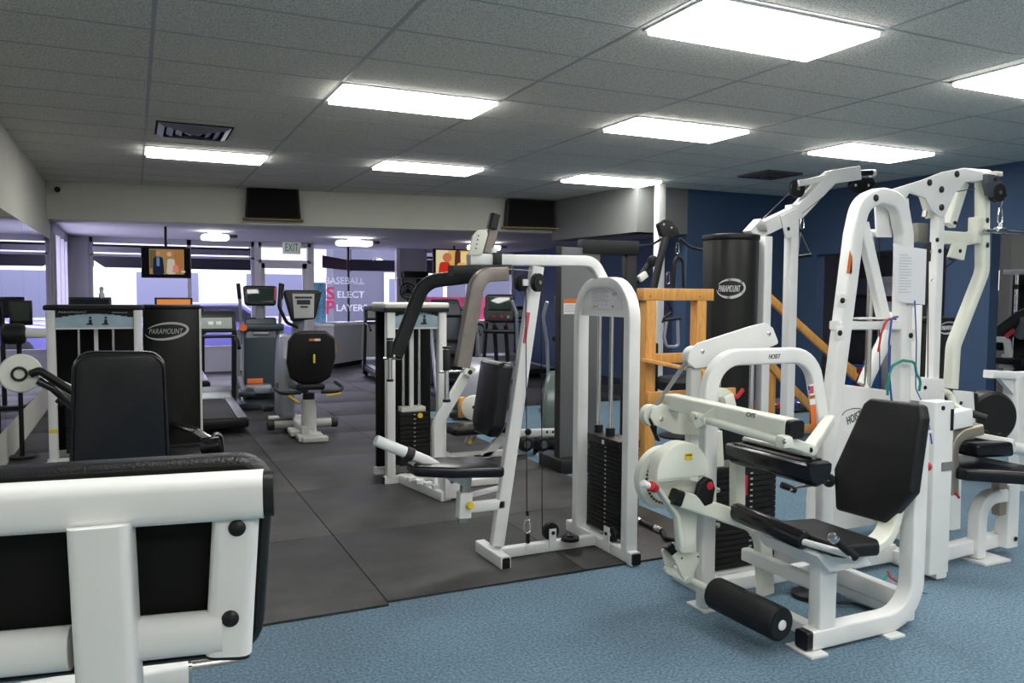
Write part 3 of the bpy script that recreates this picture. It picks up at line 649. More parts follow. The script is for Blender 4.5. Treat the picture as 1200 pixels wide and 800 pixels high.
def para_tower(t, x0, x1, Y, H, depth=.42, cap_white=False, n=14, zst=.1):
    """two posts, curved top cap, blue placard, weight stack with rods and dark rear shroud"""
    for x in (x0, x1): obj('post', one(bx, x-.035, x+.035, Y-.04, Y+.04, 0.06, H-.03, .012), WHITE, t)
    # cap: rounded front
    pts = [V((x0-.055, Y+depth, H-.055))]+[V((x0-.055+(x1-x0+.11)*k/10, Y-.045-.03*math.sin(math.pi*k/10), H-.055)) for k in range(11)]+[V((x1+.055, Y+depth, H-.055))]
    obj('top_cap', one(prism, pts, V((0, 0, .045)), .015, .02), BLACK if not cap_white else CREAM, t)
    if cap_white: obj('cap_band', one(prism, [p-V((0, 0, .03)) for p in pts], V((0, 0, .034)), .004, .02), BLACK, t)
    zb = H-.055-.155
    pl = obj('placard', one(bx, x0+.034, x1-.034, Y-.02, Y-.008, zb, H-.05), SKYBL, t)
    bm = nb(); bx(bm, x0+.036, x1-.036, Y-.0225, Y-.0205, H-.085, H-.052)
    ww = x1-x0-.07
    for k in range(12): bx(bm, x0+.036+ww*k/12, x0+.036+ww*(k+1)/12, Y-.0225, Y-.0205, H-.085-.035*(1-math.sin(math.pi*(k+.5)/12)), H-.08)
    obj('dark_band', bm, BLACK, pl)
    text('lettering', 'PARAMOUNT', (x0+.036+ww*.22, Y-.024, H-.07), (1, 0, 0), (0, 0, 1), ww*.36, .018, PAPER, pl, .001, .2)
    text('lettering', 'PERFORMANCE', (x0+ww*.88, Y-.024, H-.075), (1, 0, 0), (0, 0, 1), ww*.2, .011, PAPER, pl, .001, .1)
    cx = x0+ww*.58
    for dx in (-.05, .07):      # two little printed exercise figures
        bm = nb()
        bx(bm, cx+dx-.012, cx+dx+.012, Y-.0235, Y-.0205, zb+.03, zb+.075); lathe(bm, (cx+dx, Y-.0205, zb+.09), (0, -1, 0), [(0, .011), (.003, .011)], 10)
        bx(bm, cx+dx-.03, cx+dx+.02, Y-.0235, Y-.0205, zb+.028, zb+.042)
        obj('printed_figures', bm, INK, pl)
    obj('trim_strip', one(bx, x0+.034, x1-.034, Y-.024, Y-.006, zb-.008, zb+.004), PAPER, t)
    obj('rear_shroud', one(bx, x0-.02, x1+.02, Y+depth-.05, Y+depth, .08, H-.06, .01), MATTE, t)
    cx = (x0+x1)/2; hw = (x1-x0)/2-.09
    stack(t, cx-hw, cx+hw, Y+.03, Y+.20, zst, n, .0265*1.35, CAST, ('y', cx), [(cx-hw*.55, Y+.12), (cx+hw*.55, Y+.12)], H-.07)
    obj('selector_stem', one(bx, cx-.016, cx+.016, Y+.105, Y+.135, zst+n*.0358, H-.08), WHITE, t)
    obj('stack_carriage', one(bx, cx-.10, cx+.10, Y+.05, Y+.16, zst+n*.0358+.001, zst+n*.0358+.04, .004), CREAM, t)
    bm = nb(); rect(bm, [(x0-.05, Y, .035), (x1+.05, Y, .035)], .07, .06, (0, 0, 1)); rect(bm, [(x0-.03, Y+depth, .035), (x1+.03, Y+depth, .035)], .07, .06, (0, 0, 1))
    obj('base_bar', bm, WHITE, t)
def leg_curl_left():
    Y = 7.9; a = py(60, 400, Y); b = py(162, 400, Y); H = py(110, 356, Y).z
    t = thing('weight_machine', 'white weight tower with pale blue placard at left, behind the black upholstered pad', 'exercise machine', ((a.x+b.x)/2, Y, 0))
    para_tower(t, a.x, b.x, Y, H, .4, n=16)
    st = obj('warning_sticker', one(bx, a.x-.03, a.x+.03, Y-.042, Y-.040, .16, .30), PAPER, t); obj('yellow_strip', one(bx, a.x-.03, a.x+.03, Y-.043, Y-.041, .30, .33), YELLOW, st)
    p = py(12, 391, Y); q = py(55, 390, Y)
    obj('roller_arm', one(tube, [(p.x, Y-.02, q.z), (q.x, Y-.02, q.z)], .042), WHITE, t)
    obj('roller_pad', one(cyl, (XL+.03, Y-.02, p.z), (p.x+.115, Y-.02, p.z), .088, n=24, bev=.03), VINYL, t)
    bm = nb(); rect(bm, [(a.x, Y, .035), (a.x-.05, Y-.35, .035)], .07, .06, (0, 0, 1)); rect(bm, [(b.x, Y, .035), (b.x, Y-1.2, .035)], .07, .06, (0, 0, 1)); obj('floor_leg', bm, WHITE, t)
leg_curl_left()
def shroud_left():
    Y = 8.45; a = py(168, 400, Y); b = py(234, 400, Y); H = py(200, 357, Y).z; cx = (a.x+b.x)/2; w = (b.x-a.x)
    t = thing('weight_machine', 'tall flat black shrouded weight tower with silver oval logo, left of the treadmill', 'exercise machine', (cx, Y, 0))
    n = 12; pts = []
    for k in range(n+1): u = -1+2*k/n; pts.append(V((cx+u*w/2, Y-.06+.06*u*u-.03, .04)))
    pts += [V((cx+w/2, Y+.3, .04)), V((cx-w/2, Y+.3, .04))]
    obj('shroud', one(prism, pts, V((0, 0, H-.08)), .006), SHROUD, t)
    pts2 = [V((p.x+(p.x-cx)*.05, p.y-.008, H-.04)) for p in pts]
    obj('top_cap', one(prism, pts2, V((0, 0, .04)), .012), BLACK, t)
    obj('edge_trim', one(bx, b.x-.006, b.x+.014, Y-.05, Y+.3, .04, H-.04), WHITE, t)
    c = py(196, 388, Y-.09); s = py(222, 388, Y-.09).x-py(171, 388, Y-.09).x
    logo_text(t, c+V((-.01, 0, 0)), (1, 0, .0), (0, 0, 1), s*.78, .05); swoosh(t, c+V((.0, -.002, 0)), (1, 0, .12), (-.12, 0, 1), s*1.02, .17)
    obj('foot', one(bx, cx-w/2, cx+w/2, Y-.1, Y+.32, 0, .045, .008), BLACKM, t)
    p = py(250, 520, 7.6); bm = nb()
    tube(bm, [(cx, Y-.1, .25), (p.x-.12, 7.75, .25), (p.x-.02, 7.6, .2)], .035, .05); obj('swing_arm', bm, CHROME, t)
    obj('roller', one(cyl, (p.x-.10, 7.6, .13), (p.x+.07, 7.55, .16), .085, n=24, bev=.03), VINYLG, t)
    obj('curved_guard', one(sweepp, fillet([(p.x-.03, 7.6, .02), (p.x+.0, 7.6, .25), (p.x+.07, 7.6, .25), (p.x+.10, 7.6, .0)], .06), rrect(.1, .012, .004), (0, 1, 0)), STEEL, t)
shroud_left()
def cushion_machine():
    Y = 3.7; w = (py(197, 470, Y).x-py(82, 470, Y).x)
    t = thing('chest_machine', 'black upholstered backrest seen from behind with a white wheel arm, near left mirror', 'exercise machine', (-.45, Y+.2, 0))
    o = [py(80, 575, Y), py(84, 412, Y), py(194, 412, Y), py(201, 575, Y)]
    obj('backrest', one(prism, o, V((0, .09, 0)), .022, .075), VINYLG, t)
    obj('piping', one(tube, [p+V((0, -.002, 0)) for p in [py(83.5, 570, Y), py(87, 415.5, Y), py(191.5, 415.5, Y), py(198, 570, Y)]], .004, .072, 8), BLACK, t)
    cx = (o[0].x+o[-1].x)/2
    bm = nb(); rect(bm, [(cx, Y+.16, 1.15), (cx, Y+.16, .06)], .06, .08, (1, 0, 0)); rect(bm, [(cx, Y+.16, .04), (cx, Y+1.2, .04)], .07, .07, (1, 0, 0)); rect(bm, [(cx-.35, Y+.16, .04), (cx+.35, Y+.16, .04)], .07, .07, (0, 0, 1)); rect(bm, [(cx-.35, Y+1.2, .04), (cx+.35, Y+1.2, .04)], .07, .07, (0, 0, 1))
    rect(bm, [(cx, Y+.3, .5), (cx, Y+.16, .45)], .05, .05, (1, 0, 0)); rect(bm, [(cx, Y+.16, .95), (cx, Y+.05, .95)], .05, .05, (1, 0, 0)); obj('frame', bm, WHITE, t)
    obj('seat', one(pad, (cx, Y+.45, .52), (1, 0, 0), (0, 1, 0), .32, .4, .07), VINYL, t)
    obj('seat_post', one(tube, [(cx, Y+.4, .45), (cx, Y+.4, .06)], .03), CHROME, t)
    # arm with white wheel
    Ya = 4.25; c = py(24, 437, Ya); e = py(90, 470, Ya); f = py(68, 455, Ya)
    obj('arm', one(rect, [c+V((.05, .03, .0)), f+V((0, .03, .01)), V((cx, Ya+.03, e.z-.07)), ], .035, .055, (0, 1, 0), .05), WHITE, t)
    wh = obj('wheel', one(lathe, c+V((0, -.01, 0)), (.25, -1, .05), [(0, .05), (.001, .083), (.012, .088), (.024, .083), (.025, .04)], 30), CREAM, t)
    obj('ring', one(ring, c+V((.0, -.045, 0)), (.25, -1, .05), .028, .006), BLACK, wh)
    g = nb(); tube(g, [py(36, 438, Ya-.04), py(46, 434, Ya-.05), py(58, 441, Ya-.05), py(90, 462, Ya-.05)], .018, .02); obj('grip', g, BLACK, t)
    g = nb(); tube(g, [py(46, 440, Ya-.03), py(62, 452, Ya-.03), py(92, 468, Ya-.03)], .016, .02); obj('arm_tube', g, CHROME, t)
    g = nb(); tube(g, [py(44, 446, Ya-.08), py(62, 455, Ya-.08), py(90, 480, Ya-.08)], .017, .02); obj('grip', g, VINYLG, t)
    g = nb(); tube(g, [py(66, 468, Ya), py(75, 474, Ya)], .012); obj('peg', g, BLACK, t)
    obj('arm_support', one(rect, [V((cx, Ya+.03, e.z-.05)), V((cx, Y+.16, e.z-.1))], .05, .05, (1, 0, 0)), WHITE, t)
cushion_machine()
# monitor on a stand by the mirror
Y = 8.3; a = py(2, 352, Y); b = py(38, 381, Y)
t = thing('monitor', 'flat black monitor on a pole stand against the left mirror', 'monitor', ((a.x+b.x)/2, Y+.1, 0))
obj('case', one(bx, XL+.035, b.x, Y, Y+.05, b.z, a.z, .008), BLACK, t); obj('screen', one(bx, XL+.05, b.x-.02, Y-.003, Y+.002, b.z+.04, a.z-.02), mat('glassy_screen', (.02, .035, .03), .08), t)
obj('pole', one(tube, [((a.x+b.x)/2, Y+.07, b.z+.1), ((a.x+b.x)/2, Y+.07, .02)], .02), BLACKM, t); obj('base', one(cyl, ((a.x+b.x)/2, Y+.07, .013), ((a.x+b.x)/2, Y+.07, .035), .11), BLACKM, t)

# ================================================================== PEC / CHEST MACHINE IN THE MIDDLE
def chest_press():
    Y = 4.1; t = thing('chest_fly_machine', 'white chest fly machine with curved black and taupe overhead arms, centre of the room', 'exercise machine', (1.9, Y, 0))
    A = py(582, 655, Y); A.z = .09; B = py(629, 312, Y); T0 = py(549, 304, Y); T1 = py(694, 306, Y)
    obj('upright', one(rect, [A, B], .05, .076, (0, 1, 0)), WHITE, t)
    # arch of the tower
    X = 2.5; yl, yr = 4.33, 3.77; zt = px(712, 325, X).z-.03
    bm = nb(); rect(bm, [(X, yl, .07), (X, yl, zt), (X, yr, zt), (X, yr, .07)], .075, .062, (1, 0, 0), .21); obj('tower_arch', bm, WHITE, t)
    bm = nb(); rect(bm, [T0, T1, V((X+.0, Y, zt+.02))], .062, .062, (0, 1, 0), .13); obj('top_tube', bm, WHITE, t)
    # header plate with instruction card
    zp = px(700, 370, X).z
    cy = (yl+yr)/2
    o = [V((X-.02, yl-.02, zp)), V((X-.02, yr+.02, zp)), V((X-.02, yr+.02, zt-.0)), V((X-.02, yl-.02, zt-.0))]
    o = fillet(o, [0, 0, .19, .19], 8, True)
    obj('header_plate', one(prism, o, V((.006, 0, 0))), WHITE, t)
    c = px(709, 348, X-.022); wy = px(691, 348, X-.022).y-px(724, 348, X-.022).y; hz = px(709, 335, X-.022).z-px(709, 363, X-.022).z
    card = obj('instruction_card', one(bx, X-.0235, X-.021, c.y-wy/2, c.y+wy/2, c.z-hz/2, c.z+hz/2), mat('card_white', (.72, .72, .74), .4), t)
    bm = nb(); br = nb()
    for k in range(9):
        z = c.z+hz*.30-k*hz*.06; L = wy*(.55 if k % 3 else .45); bx(bm, X-.0245, X-.0232, c.y+wy*.42-L, c.y+wy*.42, z-.0015, z+.0015)
    for k in range(4):
        yy = c.y+wy*.38-k*wy*.14; bx(bm, X-.0245, X-.0232, yy-.006, yy+.004, c.z-hz*.34, c.z-hz*.27)
    bx(bm, X-.0245, X-.0232, c.y-wy*.42, c.y-wy*.25, c.z+hz*.05, c.z+hz*.2)
    bx(br, X-.0245, X-.0232, c.y+wy*.05, c.y+wy*.42, c.z+hz*.37, c.z+hz*.43); bx(br, X-.0245, X-.0232, c.y+wy*.25, c.y+wy*.42, c.z-hz*.42, c.z-hz*.38)
    lathe(br, (X-.0232, c.y-wy*.28, c.z-hz*.38), (-1, 0, 0), [(0, .008), (.0014, .008)], 12)
    obj('printed_lines', bm, INKG, card); obj('printed_heading', br, INKR, card)
    # base
    bm = nb(); rect(bm, [(A.x-.0, Y, .045), (X-.03, Y, .045)], .06, .05, (0, 0, 1))
    obj('base_tube', bm, WHITE, t)
    bm = nb(); rect(bm, [(A.x-.03, 4.27, .04), (A.x-.02, 3.93, .04)], .075, .06, (0, 0, 1)); obj('front_foot', bm, WHITE, t)
    obj('end_plug', one(rect, [(A.x-.0198, 3.934, .04), (A.x-.0197, 3.926, .04)], .06, .045, (0, 0, 1)), BLACK, t)
    bm = nb(); rect(bm, [(X, 4.44, .04), (X, 3.70, .04)], .075, .065, (0, 0, 1)); obj('tower_foot', bm, WHITE, t)
    obj('end_plug', one(rect, [(X, 3.702, .04), (X, 3.690, .04)], .062, .055, (0, 0, 1)), BLACK, t)
    # weight stack
    RA = px(702, 450, X+.065).y; RB = px(716, 450, X+.065).y
    stack(t, X+.0, X+.13, 3.87, 4.24, .10, 20, .0262, CAST, ('x', 4.03), [(X+.065, RA), (X+.065, RB)], zt-.02)
    zs = .10+20*.0262
    obj('stack_head', one(bx, X-.01, X+.14, 3.88, 4.23, zs+.001, zs+.045, .004), BLACK, t)
    bm = nb()
    for y in (RA, RB): cyl(bm, (X+.065, y, zs+.045), (X+.065, y, zs+.09), .028)
    obj('rod_bushing', bm, BLACK, t)
    obj('stack_pin', one(lathe, (X-.002, 4.17, zs-.03), (-1, 0, 0), [(0, .006), (.02, .006), (.021, .013), (.028, .013)], 12), CHROME, t)
    obj('sticker', one(bx, X-.012, X-.0105, 4.03, 4.055, zs+.005, zs+.03), PAPER, t)
    # seat group
    s0 = py(468, 545, Y); s1 = py(581, 545, Y); zs0 = .60
    Y0, Y1 = Y-.17, Y+.17
    o = [V((s1.x-.01, Y0, .575)), V((s1.x-.01, Y1, .575)), V((s1.x-.30, Y1-.01, .595)), V((s0.x+.06, Y+.08, .605)), V((s0.x+.06, Y-.08, .605)), V((s1.x-.30, Y0+.01, .595))]
    st = obj('seat', one(prism, [p-V((0, 0, .065)) for p in o], V((0, 0, .06)), .02, .04), VINYLG, t)
    P = py(547, 605, Y); xp = P.x
    obj('seat_post', one(rect, [(xp, Y, .53), (xp-.025, Y, P.z-.03)], .04, .055, (0, 1, 0)), STEEL, t)
    bm = nb(); rect(bm, [(xp-.012, Y, py(547, 580, Y).z+.02), (xp-.022, Y, P.z)], .065, .075, (0, 1, 0))
    z1 = py(570, 592, Y).z; xu = A.x+(B.x-A.x)*((z1-A.z)/(B.z-A.z)); rect(bm, [(xp, Y, z1), (xu, Y, z1)], .05, .055, (0, 1, 0))
    z2 = z1+.10; rect(bm, [(xp+.04, Y+.02, z1+.065), (xu+.01, Y+.02, z1+.09)], .04, .025, (0, 1, 0)); obj('seat_bracket', bm, WHITE, t)
    k = py(551, 592, Y-.06); obj('adjuster_knob', one(lathe, k+V((0, .03, 0)), (0, -1, 0), [(0, .008), (.02, .008), (.021, .02), (.034, .022), (.042, .016)], 16), YELLOW, t)
    # foot peg tube
    a = py(441, 516, Y); b = py(500, 540, Y); c2 = py(535, 560, Y)
    obj('foot_tube', one(tube, [a, b, c2+V((0, 0, 0))], .030, .05), WHITE, t)
    d = (b-a).normalized(); m1 = a+(b-a)*.56; obj('rubber_ring', one(cyl, m1, m1+d*.05, .036, bev=.01), RUBBER, t)
    obj('end_plug', one(cyl, a-d*.004, a+d*.004, .028), WHITE, t)
    obj('foot_bracket', one(rect, [b+V((.02, 0, -.02)), V((xp-.02, Y, .47))], .05, .04, (0, 1, 0)), WHITE, t)
    # backrest
    q = [py(571, 512, Y-.0), py(583, 428, Y), py(588, 421, Y), py(609, 423, Y), py(610, 430, Y), py(602, 527, Y), py(598, 531, Y)]
    lo0, lo1, hi0, hi1 = py(575, 515, Y), py(600, 531, Y), py(588, 421, Y), py(608, 424, Y)
    up = V((.155, 0, .98)).normalized(); bot = V((xu+.10-.165, Y, .68)); bc = V((1.80, Y, .90)); nrm = V((-.98, 0, .155)).normalized()
    bt = py(573, 512, Y-.13); tp = py(586, 424, Y-.13)
    d1 = (tp-bt).normalized(); L = (tp-bt).length; nn = V((-d1.z, 0, d1.x)); cc = (bt+tp)/2; cc.y = Y
    o = [cc+d1*(L/2*v)+V((0, u, 0)) for u, v in ((-.15, 1), (.15, 1), (.15, -.72), (.10, -1.02), (-.10, -1.02), (-.15, -.72))]
    obj('backrest', one(prism, o, -nn*.082, .022, .03), VINYLG, t)
    # pulleys on the upright
    e = py(611, 331, Y-.05); pulley(t, e, (.55, -1, 0), .050, .03); e2 = py(630, 331, Y-.1); pulley(t, e2, (.55, -1, 0), .052, .03)
    obj('pulley_bracket', one(bx, e.x-.012, e.x+.02, Y-.10, Y-.085, e.z-.018, e.z+.018), PAPER, t)
    obj('warning_decal', one(rect, [py(614.5, 402, Y-.0262), py(619.5, 366, Y-.0262)], .002, .02, (0, 1, 0), 0, .0005), INKR, t)
    # overhead hub and arms
    h0 = py(528, 317, Y-.02); h1 = py(596, 316, Y-.02)
    obj('arm_hub', one(rect, [h0, h1], .08, .055, (0, 1, 0)), BLACKM, t)
    hx = (h0.x+h1.x)/2
    obj('hub_sleeve', one(bx, py(575, 305, Y).x, py(585, 305, Y).x, Y-.04, Y+.04, T0.z-.035, T0.z+.04, .004), BLACKM, t)
    obj('sleeve_cap', one(bx, py(573, 305, Y).x, py(581, 305, Y).x, Y-.02, Y+.02, T0.z+.03, py(577, 290, Y).z, .004), WHITE, t)
    def arm(pts, m, w, h, xg, ya, hy, name):
        obj('press_arm', one(rect, pts, w, h, (0.0, 1, 0), .11, .012), m, t)
    Yf = 4.62; Yn = 3.86
    pts = [V((hx-.02, Y+.1, h0.z-.035)), py(532, 323, Yf-.05), py(494, 332, Yf), py(464, 415, Yf)]
    pts = [py(590, 318, Yf-.25), py(540, 325, Yf-.1), py(497, 330, Yf), py(464, 416, Yf)]
    obj('press_arm', one(rect, pts, .05, .085, (0, 1, 0), .14, .02), BLACKM, t)
    pts = [py(592, 321, Yn+.05), py(560, 322, Yn), py(541, 430, Yn)]
    obj('press_arm', one(rect, pts, .06, .075, (0, 1, 0), .1, .008), TAUPE, t)
    # handles
    for (x, yt, ym, yb, Yh, xe, ye) in ((457, 396, 419, 446, Yf, 468, 417), (523.5, 406, 434, 470, Yn, 541, 435)):
        top = py(x, yt, Yh); bot_ = py(x, yb, Yh); mid = py(x, ym, Yh); top.y = bot_.y = mid.y = Yh; top.x = bot_.x = mid.x
        hd = obj('handle', one(tube, [top, bot_], .013), CHROME, t)
        obj('grip', one(cyl, (mid.x, Yh, mid.z), (mid.x, Yh, top.z-.015), .02, bev=.004), RUBBER, hd)
        bm = nb(); cyl(bm, (mid.x, Yh, top.z-.01), (mid.x, Yh, top.z), .022); cyl(bm, (mid.x, Yh, bot_.z-.004), (mid.x, Yh, bot_.z+.01), .02); obj('end_stop', bm, BLACK, hd)
        e = py(xe, ye, Yh); e.y = Yh; obj('crossbar', one(tube, [(mid.x-.04, Yh, mid.z-.005), (e.x+.01, Yh, mid.z-.005)], .008, 0, 8), CHROME, hd)
    # range adjuster horn on top
    a = py(556, 300, Y-.01); b = py(566, 272, Y-.01)
    obj('range_plate', one(prism, [py(549, 299, Y-.04), py(554, 276, Y-.04), py(560, 269, Y-.04), py(570, 269, Y-.04), py(572, 274, Y-.04), py(565, 299, Y-.04)], V((0, .012, 0)), .003), CREAM, t)
    bm = nb()
    for k in range(4): lathe(bm, py(560.5-k*.9, 276+k*5, Y-.041), (0, -1, 0), [(0, .004), (.003, .004)], 8)
    obj('range_hole', bm, BLACK, t)
    obj('range_arm', one(rect, [py(571, 296, Y), py(578, 268, Y)], .04, .055, (0, 1, 0), 0, .01), TAUPE, t)
    obj('range_head', one(rect, [py(576, 268, Y-.02), py(580, 251, Y-.02)], .06, .05, (0, 1, 0), 0, .012), BLACKM, t)
    # cables and floor pulleys
    bm = nb(); c1 = py(617.5, 545, Y); c1b = py(618, 598, Y); tube(bm, [py(616, 327, Y-.05), py(617.5, 598, Y-.02)], .003, 0, 6)
    obj('cable', bm, BLACK, t)
    bm = nb(); tube(bm, [py(634, 332, Y-.07), py(635.5, 626, Y-.02)], .003, 0, 6); obj('cable', bm, BLACK, t)
    bm = nb(); tube(bm, [py(590, 315, Y-.06), py(624, 317, Y-.06)], .003, 0, 6); obj('cable', bm, STEEL, t)
    cb = py(618, 617, Y-.02); obj('cable_end', one(cyl, py(618, 604, Y-.02), py(618, 598, Y-.02), .009), BLACK, t); carabiner(t, cb, .075)
    obj('anchor_link', one(cyl, py(618.5, 636, Y-.02), py(618.5, 625, Y-.02), .012), BLACKM, t)
    obj('anchor_post', one(bx, cb.x-.012, cb.x+.012, Y-.03, Y-.005, .04, .075), WHITE, t)
    w = py(645, 628, Y-.0); pulley(t, V((w.x, Y, .13)), (0, 1, 0), .052, .03, BLACK); obj('pulley_bracket', one(bx, w.x-.022, w.x+.022, Y-.032, Y-.024, .04, .15), PAPER, t); obj('pulley_bolt', one(lathe, (w.x, Y-.032, .128), (0, -1, 0), [(0, .011), (.006, .011)], 12), BLACK, t)
    w = py(668, 638, Y-.04); pulley(t, V((w.x, Y-.04, .085)), (0, 0, 1), .055, .022, BLACK); obj('pulley_bolt', one(lathe, (w.x, Y-.04, .095), (0, 0, 1), [(0, .02), (.01, .02), (.014, .008)], 12), BLACKM, t)
    w = px(717, 632, X-.05); pulley(t, V((X-.01, 3.93, .12)), (1, 0, 0), .045, .025, BLACK); obj('pulley_bracket', one(bx, X-.052, X-.045, 3.90, 3.955, .03, .17), PAPER, t); obj('pulley_bolt', one(lathe, (X-.052, 3.928, .13), (-1, 0, 0), [(0, .011), (.006, .011)], 12), BLACK, t)
chest_press()

# ================================================================== SECOND WHITE WEIGHT TOWER + ITS SEAT FRAME
def tower_mid():
    Y = 6.12; a = py(457, 430, Y); b = py(517, 430, Y); H = py(487, 353, Y).z
    t = thing('weight_machine', 'white weight tower with round white cap and pale blue placard behind the chest fly machine', 'exercise machine', ((a.x+b.x)/2, Y, 0))
    para_tower(t, a.x, b.x, Y, H, .36, True, n=12, zst=.13)
    cx = (a.x+b.x)/2
    k = py(491, 486, Y-.02); obj('selector_knob', one(lathe, k, (0, -1, 0), [(0, .01), (.02, .012), (.022, .02), (.04, .02)], 14), YELLOW, t)
    obj('end_plug', one(rect, [(a.x-.055, Y, .035), (a.x-.065, Y, .035)], .07, .06, (0, 0, 1)), BLACK, t)
    bm = nb(); p0 = V((a.x+.10, Y, .045)); rect(bm, [p0, V((2.02, 5.42, .045))], .07, .08, (0, 0, 1))
    # housing block
    box(bm, (2.07, 5.48, .13), (.13, .16, .20), None, .005); obj('base_rail', bm, WHITE, t)
    for k in range(4): obj('adjuster_tooth', one(box, (1.9+.03*k, 5.85-.1*k, .095), (.06, .05, .03), None, .004), WHITE, t)
    obj('bolt_cap', one(lathe, (2.06, 5.399, .16), (0, -1, 0), [(0, .018), (.006, .016)], 14), BLACK, t)
    # bent white mast
    Ym = 5.75; q = [py(513, 542, Ym), py(512, 497, Ym), py(548, 436, Ym)]
    obj('bent_mast', one(rect, q, .055, .075, (0, 1, 0), .12), WHITE, t)
    obj('pivot_clevis', one(rect, [py(547, 440, Ym-.03), py(553, 430, Ym-.03)], .07, .05, (0, 1, 0)), CREAM, t)
    obj('pivot_bolt', one(lathe, py(551, 436, Ym-.065), (0, -1, 0), [(0, .018), (.006, .016)], 14), BLACK, t)
    # base of the mast
    bm = nb(); e = q[0]; rect(bm, [V((e.x, Ym, e.z)), V((e.x, Ym, .04))], .055, .075, (0, 1, 0)); rect(bm, [V((e.x, Ym, .045)), V((e.x+.6, Ym+.02, .045))], .06, .06, (0, 0, 1)); rect(bm, [V((e.x, Ym, .045)), V((2.02, 5.5, .045))], .06, .06, (0, 0, 1))
    obj('floor_rail', bm, WHITE, t)
tower_mid()
def bench_mid():
    Y = 6.75
    t = thing('leg_extension_bench', 'white leg bench with flat black seat and white disc, behind the chest fly backrest', 'exercise machine', (3.0, Y, 0))
    a = py(526, 505, Y); b = py(580, 505, Y); z = py(550, 497, Y).z
    obj('seat', one(pad, ((a.x+b.x)/2+.05, Y+.0, z), (1, 0, 0), (0, 1, 0), b.x-a.x+.14, .36, .07), VINYLG, t)
    obj('disc', one(cyl, py(555, 477, Y+.10), py(555, 477, Y+.10)+V((-.02, -.06, 0)), .115, n=30, bev=.01), CREAM, t)
    obj('disc_hub', one(cyl, py(555, 477, Y+.04), py(555, 477, Y+.03), .014), BLACK, t)
    obj('disc_post', one(rect, [py(562, 480, Y+.12), py(562, 500, Y+.12)], .05, .06, (0, 1, 0)), CREAM, t)
    obj('wood_block', one(box, py(541, 477, Y+.2), (.06, .04, .19), None, .004), WOOD, t)
    p = py(552, 530, Y); bm = nb(); rect(bm, [V((p.x+.04, Y, z-.07)), V((p.x-.04, Y, .15))], .045, .06, (0, 1, 0)); obj('seat_post', bm, STEEL, t)
    obj('yellow_knob', one(lathe, py(549, 517, Y-.04), (0, -1, 0), [(0, .012), (.03, .022), (.04, .02)], 12), YELLOW, t)
    q0 = py(578, 520, Y); q1 = py(556, 548, Y); bm = nb()
    rect(bm, [py(592, 508, Y), py(558, 545, Y)], .06, .08, (0, 1, 0)); rect(bm, [V((p.x-.25, Y, .045)), V((p.x+.55, Y, .045))], .06, .06, (0, 0, 1)); rect(bm, [py(558, 545, Y), V((py(558, 545, Y).x, Y, .05))], .06, .08, (0, 1, 0))
    rect(bm, [py(592, 508, Y)-V((.05, 0, 0)), py(659, 506, Y)], .05, .075, (0, 1, 0)); rect(bm, [V((p.x-.22, Y-.3, .045)), V((p.x-.22, Y+.3, .045))], .06, .06, (0, 0, 1)); rect(bm, [py(560, 500, Y), py(600, 505, Y)], .05, .06, (0, 1, 0))
    rect(bm, [V((p.x+.53, Y, .05)), V((p.x+.53, Y, py(665, 506, Y).z))], .06, .06, (0, 1, 0)); obj('frame', bm, WHITE, t)
    bm = nb()
    for x in (641, 648, 655): lathe(bm, py(x, 506, Y-.026), (0, -1, 0), [(0, .013), (.002, .013)], 12)
    obj('adjuster_hole', bm, BLACK, t)
    obj('pull_knob', one(lathe, py(616.5, 505, Y-.02), (0, -1, 0), [(0, .012), (.03, .012), (.032, .03), (.05, .032), (.06, .02)], 14), BLACK, t)
    for x in (618, 637.5):
        c = py(x, 521, Y-.1); r_ = obj('roller_pad', one(cyl, c+V((0, .2, 0)), c, .072, n=10, bev=.02), VINYL, t); obj('end_disc', one(lathe, c, (0, -1, 0), [(0, .036), (.006, .034)], 18), STEEL, r_)
    obj('roller_tube', one(tube, [py(600, 541, Y-.05), py(622, 541, Y-.05), py(640, 524, Y-.05)], .022, .1), WHITE, t)
    obj('roller_pad', one(cyl, py(636, 545, Y-.02), py(656, 533, Y-.02), .075, n=20, bev=.02), VINYL, t)
    obj('swing_post', one(rect, [py(628, 510, Y+.02), py(628, 543, Y+.02)], .04, .05, (0, 1, 0)), BLACKM, t)
bench_mid()
